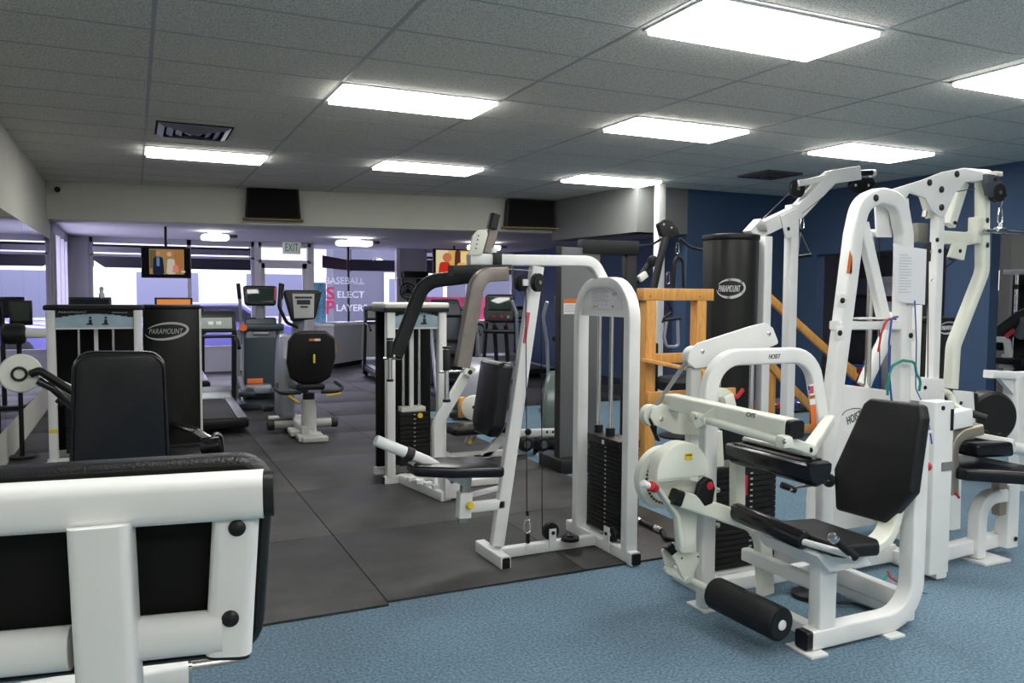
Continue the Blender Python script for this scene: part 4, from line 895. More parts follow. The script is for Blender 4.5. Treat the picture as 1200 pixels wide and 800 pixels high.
# ================================================================== LEG CURL MACHINE (right foreground)
def sticker_text(t, s, c, right, up, w, h, m=INK): return text('lettering', s, c, right, up, w, h, m, t, .0012, .25)
def leg_curl():
    Y0, Y1 = 2.5, 3.05
    t = thing('leg_curl_machine', 'white and cream leg curl machine with black six sided backrest, right foreground', 'exercise machine', (2.9, 2.7, 0))
    # ---- base and rear column, near side
    a = V((2.56, Y0, .055)); cx = 3.19
    bm = nb(); rect(bm, [a, V((cx, Y0, .055)), V((cx, Y0, .90))], .078, .085, (0, 1, 0), .17, .01); obj('frame_rail', bm, WHITE, t)
    obj('end_cap', one(rect, [a, a-V((.03, 0, 0))], .072, .079, (0, 1, 0), 0, .014), BLACK, t)
    for x, y in ((2.56, Y0), (3.02, Y0)): obj('foot_plate', one(bx, x-.045, x+.05, y-.075, y+.075, 0, .012, .002), WHITE, t)
    obj('foot_plate', one(bx, 2.42, 2.54, 3.0, 3.14, 0, .012, .002), WHITE, t)
    # ---- cross members
    bm = nb(); rect(bm, [(2.64, Y0, .055), (2.64, Y1+.2, .055)], .06, .06, (0, 0, 1)); rect(bm, [(2.66, Y0, .26), (2.66, Y1-.05, .26)], .06, .05, (0, 0, 1))
    rect(bm, [(2.5, Y1+.03, .09), (3.24, Y1+.03, .09)], .07, .055, (0, 0, 1)); rect(bm, [(cx, Y0, .055), (cx+.0, Y1+.1, .055)], .06, .06, (0, 0, 1)); rect(bm, [(cx-.02, Y0, .12), (cx-.02, Y1+.35, .12)], .09, .05, (0, 0, 1))
    obj('crossbar', bm, WHITE, t)
    # front upright under the seat
    u0 = py(965, 725, Y0); z = py(965, 640, Y0).z
    obj('seat_upright', one(rect, [(u0.x-.01, Y0, .08), (u0.x-.01, Y0, .37)], .07, .095, (0, 1, 0)), WHITE, t)
    # ---- arch
    q = [py(826, 708, Y1), py(826, 409, Y1), py(950, 409, Y1), py(966, 520, Y1), py(970, 690, Y1)]
    q[0].z = .02; q[1].x = q[0].x; top = .5*(q[1].z+q[2].z); q[1].z = top; q[2].z = top; q[4] = V((q[3].x+.02, Y1, .1))
    q[1].z = top-.035; q[2].z = top-.035
    obj('arch', one(rect, q, .055, .078, (0, 1, 0), .16, .012), WHITE, t)
    for x, y in ((841, 574), (841, 615)): obj('bolt', one(bolt, py(x, y, Y1-.029), (0, -1, 0), .013, .01), CHROME, t)
    c = py(908, 411, Y1-.029); c.z = top-.035
    sticker_text(t, 'HOIST', c, (1, 0, 0), (0, 0, 1), .075, .022)
    st = obj('warning_sticker', one(rect, [py(952, 462, Y1-.029), py(954.5, 516, Y1-.029)], .001, .036, (0, 1, 0), 0, .0004), ORANGE, t)
    obj('white_sticker', one(rect, [py(951, 450, Y1-.030), py(952.5, 474, Y1-.030)], .002, .034, (0, 1, 0), 0, .0004), PAPER, st)
    fl_ = obj('flag_sticker', one(rect, [py(950.8, 452, Y1-.0315), py(951.2, 461, Y1-.0315)], .001, .028, (0, 1, 0), 0, .0003), INKR, st); 
    obj('flag_canton', one(rect, [py(947.8, 452, Y1-.0325), py(948, 457, Y1-.0325)], .001, .012, (0, 1, 0), 0, .0003), mat('flag_blue', (.03, .06, .3), .6), fl_)
    obj('printed_band', one(rect, [py(951.8, 463, Y1-.0325), py(952, 467, Y1-.0325)], .001, .034, (0, 1, 0), 0, .0003), mat('label_brown', (.4, .12, .04), .6), st)
    # white pulley post standing behind the arch
    qq = [V((p.x-.0, p.y+.13, p.z)) for p in (q[0], q[1]+V((0, 0, .0)))]
    q2 = [py(812, 470, 3.2), py(812, 425, 3.2)]
    obj('pulley_post', one(rect, [V((2.50, 3.22, .1)), V((2.50, 3.22, 1.15))], .05, .06, (0, 1, 0)), WHITE, t)
    # ---- pulley lever above the arch
    o = [(806, 424), (808, 411), (818, 402), (880, 382), (897, 378), (906, 384), (913, 402), (905, 406), (850, 417), (833, 429), (815, 432)]
    for yy in (3.17, 3.25): obj('lever_plate', one(prism, [py(x, y, yy) for x, y in o], V((0, .012, 0)), .003, .012), WHITE, t)
    pulley(t, py(812, 418, 3.225), (0, 1, 0), .055, .04, WHITE)
    for x, y in ((823, 411.5), (901, 391)): obj('bolt', one(bolt, py(x, y, 3.17), (0, -1, 0), .012, .008), CHROME, t)
    a_, b_ = py(813, 411, 3.215), py(767, 478, 3.215)
    obj('belt', one(rect, [a_, b_], .03, .008, (0, 1, 0), 0, .002), mat('grey_belt', (.20, .20, .20), .5), t)
    a_, b_ = py(760, 490, 3.2), py(771, 516, 3.2)
    obj('belt', one(rect, [a_, b_], .03, .008, (0, 1, 0), 0, .002), BLACK, t)
    # lower pulley block
    pulley(t, py(762, 486, 3.22), (0, 1, 0), .052, .045, CREAM)
    o = [(765, 478), (778, 473), (788, 478), (835, 495), (838, 513), (790, 508), (768, 498), (762, 488)]
    obj('pulley_plate', one(prism, [py(x, y, 3.17) for x, y in o], V((0, .012, 0)), .003, .012), CREAM, t); obj('bolt', one(bolt, py(775, 491, 3.17), (0, -1, 0), .012, .008), CHROME, t)
    obj('pulley_link', one(rect, [py(838, 505, 3.32), py(841, 560, 3.32)], .05, .06, (0, 1, 0)), CREAM, t)
    # adjuster wheel on the arch with red lever
    pulley(t, py(846, 467, 3.04), (.5, 1, 0), .052, .03, CREAM); obj('wheel_bracket', one(rect, [py(848, 473, 3.0), py(858, 468, 3.0)], .04, .07, (0, 1, 0)), CREAM, t)
    obj('red_lever', one(rect, [py(857, 463, 3.0), py(863, 466, 3.0), py(871, 456, 3.0)], .012, .018, (0, 1, 0), .02, .004), RED, t)
    # ---- main beam running towards the viewer
    X = 2.35; a = px(795, 476, X); b = px(926, 499, X); b.z = a.z = (a.z+b.z)/2-.0
    a = px(786, 470, X); b = px(928, 502, X)
    obj('main_beam', one(rect, [a, b], .075, .075, (1, 0, 0), 0, .01), CREAM, t)
    d = (b-a).normalized(); obj('end_cap', one(rect, [b, b+d*.03], .07, .072, (1, 0, 0), 0, .016), BLACK, t)
    c = px(880, 486, X-.038); sticker_text(t, 'OIS', c, (0, -1, 0), (0, 0, 1), .055, .02)
    # round tube under it
    X2 = 2.31; a = px(812, 487, X2); b = px(914, 517, X2)
    obj('slide_tube', one(tube, [a, b], .019), CREAM, t)
    obj('tube_sleeve', one(tube, [a, a+(b-a)*.2], .024), CREAM, t)
    obj('beam_bracket', one(rect, [px(818, 498, X2-.01), px(846, 478, X2+.03)], .04, .05, (0, 0, 1)), CREAM, t)
    for x, y in ((816, 489), (919, 517)): obj('clevis', one(box, px(x, y, X2-.005), (.05, .05, .05), None, .01), CREAM, t); obj('bolt', one(bolt, px(x, y, X2-.03), (-1, 0, 0), .01, .008), CHROME, t)
    bm = nb(); rect(bm, [px(919, 517, X2), px(948, 527, 2.5)], .045, .055, (0, 0, 1), 0); rect(bm, [px(948, 527, 2.5), V((q[3].x, Y1-.03, px(948, 527, 2.5).z))], .05, .05, (0, 0, 1)); obj('pad_arm', bm, CREAM, t)
    obj('bolt', one(bolt, px(950, 527, 2.47), (-1, 0, 0), .011, .008), BLACK, t)
    # ---- thigh hold-down pad
    Xp = 2.58; a = px(862, 522, Xp); b = px(962, 548, Xp); L = (a-b).length; ux = V((1, 0, 0)); ax = (b-a).normalized(); nz = ax.cross(ux); nz = nz if nz.z > 0 else -nz
    prof = []
    for k in range(13): an = math.pi+math.pi*k/12; prof.append((math.cos(an)*.075, math.sin(an)*.085))
    prof = [(.075, .012), (.06, .02), (-.06, .02), (-.075, .012)]+prof[1:-1]
    bm = nb(); n = len(prof); path = [a, a+ax*.02, a+ax*(L-.02), a+ax*L]; sc = [.82, 1, 1, .82]; rings = []
    for p, s in zip(path, sc): rings.append([bm.verts.new(p+ux*u*s+nz*(v*s)) for u, v in prof])
    for i in range(3):
        for j in range(n): bm.faces.new((rings[i][j], rings[i][(j+1) % n], rings[i+1][(j+1) % n], rings[i+1][j]))
    bm.faces.new(rings[0][::-1]); bm.faces.new(rings[-1])
    hp = obj('thigh_pad', bm, VINYLG, t)
    obj('mount_plate', one(rect, [a+ax*.05+nz*.022, b-ax*.05+nz*.022], .11, .008, ux, 0, .002), BLACKM, hp)
    obj('mount_tube', one(tube, [a+ax*.06+nz*.04, b-ax*.04+nz*.04], .014), STEEL, hp)
    bm = nb(); tube(bm, [px(935, 533, 2.5)+V((0, 0, .03)), px(952, 538, 2.52)+V((0, 0, .03))], .02); obj('pad_hinge', bm, CREAM, hp)
    # ---- cream posts and beams at far side
    Yc = 2.98
    bm = nb(); rect(bm, [py(864, 530, Yc), py(864, 612, Yc)], .05, .062, (0, 1, 0)); obj('pad_post', bm, CREAM, t)
    g = [py(797, 583, 2.93), py(868, 607, 2.93), py(897, 645, 2.93)]; g.append(V((g[2].x, 2.93, .08))); g[2].z = g[1].z-.06
    g = [py(797, 584, 2.93), py(893, 617, 2.93), V((py(893, 617, 2.93).x+.03, 2.93, .08))]
    obj('curved_leg', one(rect, g, .055, .078, (0, 1, 0), .16, .012), CREAM, t)
    d = (g[1]-g[0]).normalized(); obj('end_cap', one(rect, [g[0], g[0]-d*.045], .05, .072, (0, 1, 0), 0, .015), BLACK, t)
    # ---- cam wheel
    w = py(781, 560, 3.20); R_ = .155
    wh = obj('cam_wheel', one(lathe, w, (0, 1, 0), [(0, .06), (.001, R_*.86), (.012, R_*.98), (.03, R_), (.05, R_), (.055, R_*.9), (.0551, .05)], 44), CREAM, t)
    bm = nb()
    for k in range(20):
        an = math.radians(95+k*9); c = w+V((math.cos(an)*R_*.78, -.006, math.sin(an)*R_*.78)); lathe(bm, c, (0, -1, 0), [(0, .0065), (.006, .0065)], 8)
    obj('pin_holes', bm, mat('hole_brown', (.07, .055, .04), .7), wh)
    cc = py(801, 555, 2.92); cc2 = V((cc.x, 2.92, cc.z)); Rc = .142
    pts = [cc2+V((math.cos(math.radians(a1))*Rc, 0, math.sin(math.radians(a1))*Rc)) for a1 in [176-k*8.6 for k in range(21)]]+[cc2+V((Rc, 0, -.02)), cc2+V((-Rc, 0, -.02))]
    cv = obj('cam_cover', one(prism, pts, V((0, .075, 0)), .007), CREAM, t)
    p = py(807, 535, 2.918); obj('caution_label', one(bx, p.x-.02, p.x+.02, 2.9175, 2.9195, p.z-.015, p.z+.015), YELLOW, cv)
    text('lettering', 'CAUTION', (p.x, 2.917, p.z+.007), (1, 0, 0), (0, 0, 1), .032, .007, INK, cv); 
    # pivot plate below the cover and swing arm down
    o = [(767, 565), (800, 562), (829, 566), (826, 590), (816, 607), (816, 648), (797, 648), (795, 610), (785, 596)]
    obj('swing_arm', one(prism, [py(x, y, 2.97) for x, y in o], V((0, .04, 0)), .004, .02), CREAM, t)
    obj('swing_rib', one(rect, [py(766, 566, 2.95), py(793, 604, 2.95), py(797, 640, 2.95)], .04, .02, (0, 1, 0), .04), CREAM, t)
    o = [(817, 581), (821, 566), (829, 559), (836, 562), (839, 572), (836, 590), (826, 594)]
    k = obj('pivot_knob', one(prism, [py(x, y, 2.90) for x, y in o], V((0, .03, 0)), .008, .015), BLACK, t); obj('red_button', one(lathe, py(832, 569, 2.90), (0, -1, 0), [(0, .018), (.004, .018), (.008, .008)], 14), RED, k)
    p = py(765, 568, 3.0); obj('lock_pin', one(cyl, py(753, 566, 2.90), py(762, 570, 2.93), .0155, bev=.004), PAPER, t); obj('pin_collar', one(cyl, py(762, 569, 2.91), py(768, 572, 2.94), .022, bev=.008), RED, t)
    # joint of the swing arm and roller rod
    o = [(789, 652), (804, 640), (819, 648), (820, 658), (808, 684), (803, 682), (796, 668)]
    obj('joint_plate', one(prism, [py(x, y, 3.0) for x, y in o], V((0, .012, 0)), .002, .006), CREAM, t)
    for x, y in ((799, 654), (818, 652)): obj('bolt', one(bolt, py(x, y, 3.0), (0, -1, 0), .005, .004), BLACK, t)
    o = [(776, 645), (790, 635), (797, 640), (792, 660), (786, 668), (780, 662)]
    obj('joint_plate', one(prism, [py(x, y, 3.12) for x, y in o], V((0, .012, 0)), .002, .006), CREAM, t)
    obj('joint_wedge', one(prism, [py(x, y, 3.08) for x, y in ((780, 643), (789, 636), (800, 655), (790, 652))], V((0, .03, 0)), .004, .005), BLACK, t)
    obj('stop_knob', one(lathe, py(793, 632, 3.06), (-.3, -1, 0), [(0, .01), (.01, .015), (.02, .012), (.025, .004)], 12), BLACK, t)
    ra = V((2.42, 2.95, 0)); 
    r0 = px(837, 692, 2.40); r1 = px(917, 732, 2.40)
    r0.y = max(r0.y, 2.8); r1.z = r0.z = .165; 
    r0 = pz(838, 694, .155); r1 = pz(916, 732, .145)
    dd = (r1-r0).normalized()
    obj('roller_rod', one(tube, [r0-dd*.34, r0+dd*.05], .018), CREAM, t)
    obj('lower_rod', one(tube, [py(782, 668, 3.1), py(806, 680, 3.0)], .018), CREAM, t)
    ro = obj('ankle_roller', one(cyl, r0, r1, .073, n=32, bev=.012), VINYL, t)
    obj('hub_disc', one(lathe, r1, dd, [(0, .062), (.0015, .062)], 30), BLACK, ro); obj('rod_end', one(lathe, r1, dd, [(0, .0215), (.006, .0215), (.008, .012), (.0081, .006)], 20), PAPER, ro)
    # ---- leg pad, seat, handle
    Xs = 2.52; a = px(860, 598, Xs); b = px(944, 634, Xs)
    obj('knee_roller', one(cyl, a, b, .042, n=24, bev=.02), VINYLG, t)
    sb = [py(897, 618, 2.75), py(972, 652, 2.42)]
    obj('seat_beam', one(prism, [V((2.52, 2.80, .44)), V((2.52, 2.42, .44)), V((2.60, 2.42, .36)), V((2.60, 2.80, .36))], V((.24, 0, -.0)), .004), WHITE, t)
    o = [V((2.56, 2.74, .44)), V((2.56, 2.38, .44)), V((2.59, 2.34, .44)), V((2.79, 2.34, .425)), V((2.83, 2.38, .425)), V((2.83, 2.74, .425))]
    obj('seat', one(prism, o, V((0, 0, .06)), .018, .02), VINYL, t)
    p = px(973, 627, 2.66); q_ = px(1004, 654, 2.66); p = py(972, 627, 2.29); q_ = py(1003, 653, 2.25)
    hd = obj('seat_handle', one(tube, [p+(q_-p)*.1, q_], .017), BLACK, t); obj('handle_tip', one(cyl, p-V((.0, .012, 0)), p+(q_-p)*.22, .019, bev=.004), CHROME, hd)
    obj('handle_mount', one(tube, [q_-V((.02, 0, -.01)), V((q_.x-.04, 2.5, q_.z))], .014), WHITE, t)
    # ---- backrest
    Pb = V((3.075, 2.6, .75)); nb_ = V((-math.cos(.16), 0, math.sin(.16)))
    o = [(1019, 466), (1077, 473), (1080, 490), (1068, 577), (1036, 613), (978, 597), (976, 549), (1011, 472)]
    f = [pp(x, y, Pb, nb_) for x, y in o]
    # keep the cushion symmetric in width
    obj('backrest', one(prism, f, -nb_*.065, .016, .022), VINYL, t)
    bp = pp(1035, 560, Pb-nb_*.07, nb_); bm = nb()
    rect(bm, [V((2.72, 2.52, .40)), V((3.03, 2.52, .40)), V((3.13, 2.54, .62)), V((3.19, 2.54, .98))], .09, .045, (0, 1, 0), .14); obj('backrest_arm', bm, CREAM, t)
    p = py(1082, 547, 2.48); k = obj('adjust_pin', one(tube, [p-V((.05, 0, 0)), p+V((.015, 0, 0))], .018), BLACK, t); obj('red_tip', one(cyl, p+V((.012, 0, 0)), p+V((.035, 0, 0)), .021, bev=.006), RED, k)
    obj('column_cap', one(bx, cx-.05, cx+.05, Y0-.042, Y0+.042, .895, .905), WHITE, t)
    # side handle bar by the weight stack (chrome lever with black grip)
    a = py(915, 569, 2.9); b = py(975, 562, 2.9)
    hd = obj('side_lever', one(tube, [py(925, 573, 2.85), py(978, 562, 2.85)], .010), CHROME, t); obj('grip', one(tube, [py(916, 568, 2.87), py(932, 574, 2.85)], .016), BLACK, hd)
    obj('round_knob', one(lathe, py(973, 562, 2.86), (-1, -.3, 0), [(0, .03), (.02, .034), (.03, .02)], 18), BLACK, t)
    # ---- weight stack
    n = 17; stack(t, 2.62, 3.10, 3.27, 3.42, .08, n, .030, CAST, ('y', 2.93), [(2.76, 3.345), (2.98, 3.345)], top-.06)
    zt = .08+n*.03; obj('stack_head', one(bx, 2.62, 3.1, 3.27, 3.42, zt, zt+.03, .004), BLACKM, t)
    for x in (2.76, 2.98): obj('rod_bushing', one(cyl, (x, 3.345, zt+.03), (x, 3.345, zt+.12), .026), BLACK, t)
    obj('selector_pin', one(tube, [(2.87, 3.25, zt-.02), (2.87, 3.25, zt-.12)], .012), RED, t)
    obj('stack_base', one(bx, 2.56, 3.2, 3.24, 3.45, .0, .075, .004), WHITE, t)
leg_curl()

# ================================================================== MULTI STATION (right, behind the leg curl)
def multi_station():
    Y = 3.0; t = thing('multi_station', 'large white multi station with lat bar, bent press arms and taped paper sheets, at right', 'exercise machine', (3.9, Y, 0))
    # looped A frame
    zt = py(1035, 226, Y).z; P = lambda x, y, yy=Y: py(x, y, yy+.36 if y < 472 else yy)
    L0 = P(958, 600); lft = P(1003, 262); rt = P(1059, 262)
    q = [V((P(949, 650).x, Y, .05)), P(1002, 270), P(1006, 230), P(1058, 230), P(1059, 300), V((P(1059, 300).x, Y, .05))]
    YY = Y+.36; q = [V((py(952, 640, YY).x, YY, .03)), P(1000, 275), P(1008, 238), P(1030, 229), P(1052, 236), P(1059, 275), V((P(1059, 400).x, YY, .06))]
    obj('loop_frame', one(rect, q, .08, .093, (0, 1, 0), .15, .014), WHITE, t)
    obj('inner_strut', one(rect, [P(1010, 262), P(1037, 380)], .05, .07, (0, 1, 0)), WHITE, t)
    obj('shelf_bar', one(rect, [P(978, 381), P(1050, 381)], .075, .05, (0, 1, 0)), WHITE, t)
    obj('shelf_plate', one(bx, P(998, 373).x, P(1046, 373).x, Y+.31, Y+.41, P(1000, 374).z, P(1000, 372).z), WHITE, t)
    for x, y in ((987, 352), (984, 390), (1067, 352), (1067, 393)):
        obj('bolt_plate', one(box, P(x, y, Y-.04), (.06, .012, .075), None, .003), WHITE, t); obj('bolt_cap', one(lathe, P(x, y, Y-.046), (0, -1, 0), [(0, .016), (.005, .016), (.009, .009)], 16), BLACK, t)
    obj('bolt_cap', one(lathe, P(1026, 232, Y-.038), (0, -1, 0), [(0, .02), (.006, .02), (.01, .01)], 16), BLACK, t)
    obj('warning_label', one(prism, [P(992, 320, Y-.04), P(996, 293, Y-.04), P(999, 302, Y-.04), P(998.5, 321, Y-.04)], V((0, .002, 0))), ORANGE, t)
    c = P(1066, 279, Y-.0385); text('lettering', 'HOIST', c, (0, 0, 1), (-1, 0, 0), .09, .022, INK, t)
    # top beam of plates
    for yy in (3.0, 3.09):
        o = [(1022, 240), (1032, 226), (1080, 211), (1106, 201), (1130, 197), (1152, 201), (1152, 211), (1132, 213), (1120, 226), (1108, 252), (1101, 254), (1092, 246), (1085, 232), (1066, 226), (1060, 236)]
        obj('beam_plate', one(prism, [P(x, y, yy+.05) for x, y in o], V((0, .014, 0)), .003, .012), WHITE, t)
    for x, y in ((1089, 214), (1103, 222), (1103, 243), (1121, 204)): obj('bolt_cap', one(lathe, P(x, y, 3.05), (0, -1, 0), [(0, .020), (.006, .020), (.01, .01)], 16), BLACK, t)
    o = [(1026, 238), (1065, 232), (1068, 272), (1046, 273), (1046, 278), (1028, 278)]
    obj('hanger_plate', one(prism, [P(x, y, 3.05) for x, y in o], V((0, .014, 0)), .003, .006), WHITE, t)
    for x, y in ((1046, 247), (1048, 271)): obj('bolt_cap', one(lathe, P(x, y, 3.05), (0, -1, 0), [(0, .018), (.005, .018), (.009, .009)], 16), BLACK, t)
    obj('slide_stub', one(tube, [P(1018, 273, 3.08), P(1030, 273, 3.08)], .022), WHITE, t)
    obj('motor_box', one(box, P(1078, 273, 3.2), (.09, .05, .12), None, .006), mat('olive_box', (.19, .19, .16), .5), t)
    # second mast
    X2 = P(1099, 260, 3.1); obj('mast', one(rect, [P(1099, 250, 3.1), V((X2.x, 3.46, .06))], .06, .062, (0, 1, 0)), WHITE, t)
    for x, y in ((1098, 281), (1101, 294)): obj('bolt_cap', one(lathe, P(x, y, 3.068), (0, -1, 0), [(0, .014), (.005, .014), (.008, .007)], 14), BLACK, t)
    pulley(t, P(1092, 295, 3.12), (.8, 1, 0), .062, .03, BLACK)
    obj('cable_clamp', one(tube, [P(1084, 247, 3.1), P(1083, 254, 3.1)], .014), STEEL, t); obj('clamp_arm', one(rect, [P(1082, 228, 3.12), P(1090, 254, 3.12)], .04, .05, (0, 1, 0)), CREAM, t)
    obj('mast_plate', one(prism, [P(x, y, 3.05) for x, y in ((1080, 442), (1107, 444), (1107, 470), (1078, 470))], V((0, .1, 0)), .004), WHITE, t)
    obj('bolt_cap', one(lathe, P(1084, 454, 3.05), (0, -1, 0), [(0, .012), (.005, .012)], 14), BLACK, t)
    # head tube to the press arm and diagonal strut
    obj('head_tube', one(tube, [P(1126, 205, 3.15), P(1156, 207, 3.15)], .045, 0, 18), CREAM, t)
    obj('diagonal_strut', one(rect, [P(1128, 214, 3.2), P(1112, 264, 3.2)], .05, .075, (0, 1, 0)), CREAM, t)
    obj('bolt_cap', one(lathe, P(1119, 261, 3.17), (0, -1, 0), [(0, .012), (.005, .012)], 14), BLACK, t)
    obj('crosshead', one(rect, [P(1100, 278, 3.18), P(1128, 280, 3.18), P(1150, 277, 3.18)], .06, .085, (0, 1, 0), .05), CREAM, t)
    o = [(1120, 284), (1134, 285), (1130, 305), (1114, 301)]
    obj('crosshead_plate', one(prism, [P(x, y, 3.1) for x, y in o], V((0, .03, 0)), .003, .004), CREAM, t); obj('bolt_cap', one(lathe, P(1125, 294, 3.1), (0, -1, 0), [(0, .012), (.005, .012)], 14), BLACK, t)
    pulley(t, P(1118, 296, 3.16), (.2, 1, 0), .05, .03, BLACK)
    # bent press arm
    q = [P(1151, 208, 3.15), P(1151, 318, 3.15), P(1117, 405, 3.12), P(1114, 455, 3.1)]
    obj('press_arm', one(rect, q, .075, .085, (0, 1, 0), .14, .028), CREAM, t)
    for x, y in ((1157, 258), (1157, 287)): obj('bolt_cap', one(lathe, P(x, y, 3.112), (.3, -1, 0), [(0, .018), (.006, .016)], 14), BLACK, t)
    obj('arm_bracket', one(box, P(1142, 270, 3.15), (.04, .07, .17), None, .004), CREAM, t)
    hd = obj('press_handle', one(tube, [py(1100, 458, 3.43), py(1113, 460, 3.43), py(1118, 476, 3.40), py(1134, 484, 3.3)], .022, .06), CREAM, t)
    obj('grip', one(tube, [py(1128, 481, 3.31), py(1156, 490, 3.2)], .023), RUBBER, hd)
    # pulley head, hook, lat bar
    hp_ = obj('pulley_housing', one(prism, [P(x, y, 3.05) for x, y in ((1158, 203), (1170, 205), (1182, 228), (1176, 235), (1160, 228), (1157, 215))], V((0, .04, 0)), .006, .008), mat('dark_blue_steel', (.05, .06, .08), .4), t)
    pulley(t, P(1168, 226, 3.07), (0, 1, 0), .06, .05, BLACK)
    for x, y in ((1166, 210), (1171, 229), (1178, 229)): obj('bolt_cap', one(lathe, P(x, y, 3.05), (0, -1, 0), [(0, .012), (.006, .01)], 12), BLACK, hp_)
    obj('housing_bracket', one(box, P(1167, 204, 3.07), (.07, .05, .03), None, .004), CREAM, t)
    carabiner(t, P(1172, 253, 3.07), .10); obj('cable', one(tube, [P(1175, 235, 3.07), P(1173, 244, 3.07)], .004, 0, 6), STEEL, t)
    lb = thing('lat_bar', 'long chrome lat pull down bar hanging from the hook at top right', 'lat bar', P(1172, 270, 3.07))
    e0 = P(1154, 270, 3.08); e1 = e0+V((1.15, 0, 0))
    obj('bar', one(tube, [e0, e1, e1+V((.12, 0, -.05))], .014, .05), CHROME, lb)
    c = P(1172, 270, 3.08); obj('swivel_sleeve', one(cyl, c-V((.045, 0, 0)), c+V((.045, 0, 0)), .022, bev=.004), CHROME, lb); obj('hook_eye', one(cyl, c, c+V((0, 0, .045)), .011), PAPER, lb)
    # cables
    bm = nb(); tube(bm, [P(1075, 228, 3.1), P(1098, 228, 3.12), P(1143, 221, 3.1)], .003, 0, 6); obj('cable', bm, BLACK, t)
    bm = nb(); tube(bm, [P(1096, 322, 3.12), P(1118, 306, 3.12)], .004, 0, 6); obj('cable', bm, BLACK, t)
    bm = nb(); tube(bm, [P(1088, 300, 3.06), P(1087, 460, 3.06)], .003, 0, 6); obj('cable', bm, BLACK, t)
    obj('spring_clip', one(tube, [P(1096, 318, 3.1), P(1093, 330, 3.1)], .012), CHROME, t)
    # guide rods and shield
    for x in (1022,): obj('guide_rod', one(tube, [py(x, 275, 3.6), V((py(x, 275, 3.6).x, 3.6, .5))], .019), CHROME, t)
    obj('cable', one(tube, [P(1030.5, 276, 3.2), P(1031, 470, 3.2)], .003, 0, 6), BLACK, t)
    o = [(986, 450), (1046, 457), (1050, 700), (965, 690)]
    z0 = .1; PS = lambda x, y: py(x, y, 3.5); o2 = [PS(986, 450), PS(1046, 458), PS(1090, 465), V((PS(1090, 465).x, 3.5, z0)), V((PS(968, 600).x, 3.5, z0)), PS(968, 590)]
    sh = obj('stack_shield', one(prism, o2, V((0, .16, 0)), .004), WHITE, t)
    c = P(1001, 489, 3.496); text('lettering', 'HOIST', c, (.95, 0, .3), (-.3, 0, .95), .12, .05, INK, sh)
    bm = nb(); pts = [c+V((math.cos(math.radians(a1))*.10, -.0, math.sin(math.radians(a1))*.045+.01)) for a1 in range(170, 20, -10)]; tube(bm, pts, .0022, 0, 6); obj('printed_arc', bm, INK, sh)
    obj('stack_post', one(bx, P(1064, 300, 3.5).x, P(1064, 300, 3.5).x+.06, 3.45, 3.55, .04, .6), WHITE, t)
    # wide lower column
    bm = nb(); xa = P(1093, 600, 2.9).x
    rect(bm, [V((xa, 2.9, .04)), V((xa, 2.9, py(1093, 470, 2.9).z))], .10, .15, (0, 1, 0)); obj('lower_column', bm, WHITE, t)
    for x, y in ((1104, 688), (1105, 478)): obj('bolt_cap', one(lathe, P(x, y, 2.849), (0, -1, 0), [(0, .012), (.005, .012)], 14), BLACK, t)
    obj('slot', one(bx, xa+.045, xa+.065, 2.845, 2.852, P(1105, 505, 2.85).z, P(1105, 480, 2.85).z), BLACK, t)
    obj('grey_band', one(bx, xa-.012, xa+.078, 2.843, 2.86, P(1093, 553, 2.85).z, P(1093, 543, 2.85).z), mat('band_grey', (.2, .2, .2), .5), t)
    # base rails
    bm = nb(); rect(bm, [(xa, 2.98, .08), (4.62, 3.05, .08)], .08, .07, (0, 0, 1)); rect(bm, [(3.3, 3.15, .07), (xa, 3.15, .07)], .10, .06, (0, 0, 1)); rect(bm, [(xa+.02, 2.85, .05), (xa+.02, 3.6, .05)], .08, .08, (0, 0, 1)); obj('base_rail', bm, WHITE, t)
    obj('bolt_cap', one(lathe, P(998, 667, 3.1), (0, -1, 0), [(0, .014), (.006, .012)], 14), BLACK, t)
    obj('foot_plate', one(bx, 4.30, 4.52, 2.9, 3.15, 0, .012), WHITE, t)
    # leg curl attachment block and peg
    o = P(1118, 492, 3.0); obj('arm_block', one(rect, [P(1104, 494, 3.0), P(1133, 488, 3.0)], .07, .10, (0, 1, 0)), WHITE, t)
    obj('lower_plate', one(prism, [py(x, y, 3.55) for x, y in ((1118, 457), (1141, 459), (1144, 505), (1121, 503))], V((0, .012, 0)), .002, .006), WHITE, t)
    for x, y in ((1126, 472), (1127, 499)): obj('bolt_cap', one(lathe, py(x, y, 3.55), (0, -1, 0), [(0, .013), (.005, .012)], 12), BLACK, t)
    obj('round_shroud', one(lathe, P(1150, 486, 3.85), (-.35, -1, 0), [(0, .16), (.02, .185), (.12, .185), (.14, .165), (.141, .05)], 40), SHROUD, t)
    obj('shroud_body', one(box, P(1126, 487, 3.8), (.24, .1, .33), None, .02), SHROUD, t)
    # bronze curved bracket
    q = [P(1113, 575, 3.05), P(1113, 520, 3.05), P(1145, 502, 3.0)]
    q = [P(1113, 578, 3.02), P(1113, 510, 3.02), P(1147, 502, 2.98)]
    obj('curved_bracket', one(rect, q, .075, .06, (0, 1, 0), .12, .01), BRONZE, t)
    obj('receiver_post', one(rect, [V((P(1114, 600, 3.02).x, 3.02, P(1114, 618, 3.02).z)), P(1114, 578, 3.02)], .08, .075, (0, 1, 0)), WHITE, t)
    obj('red_latch', one(rect, [P(1119, 577, 2.98), P(1124, 583, 2.98)], .012, .016, (0, 1, 0)), RED, t)
    obj('seat_arm', one(rect, [P(1108, 503, 3.12), P(1140, 509, 3.08), P(1182, 517, 3.0)], .085, .035, (0, 1, 0)), WHITE, t)
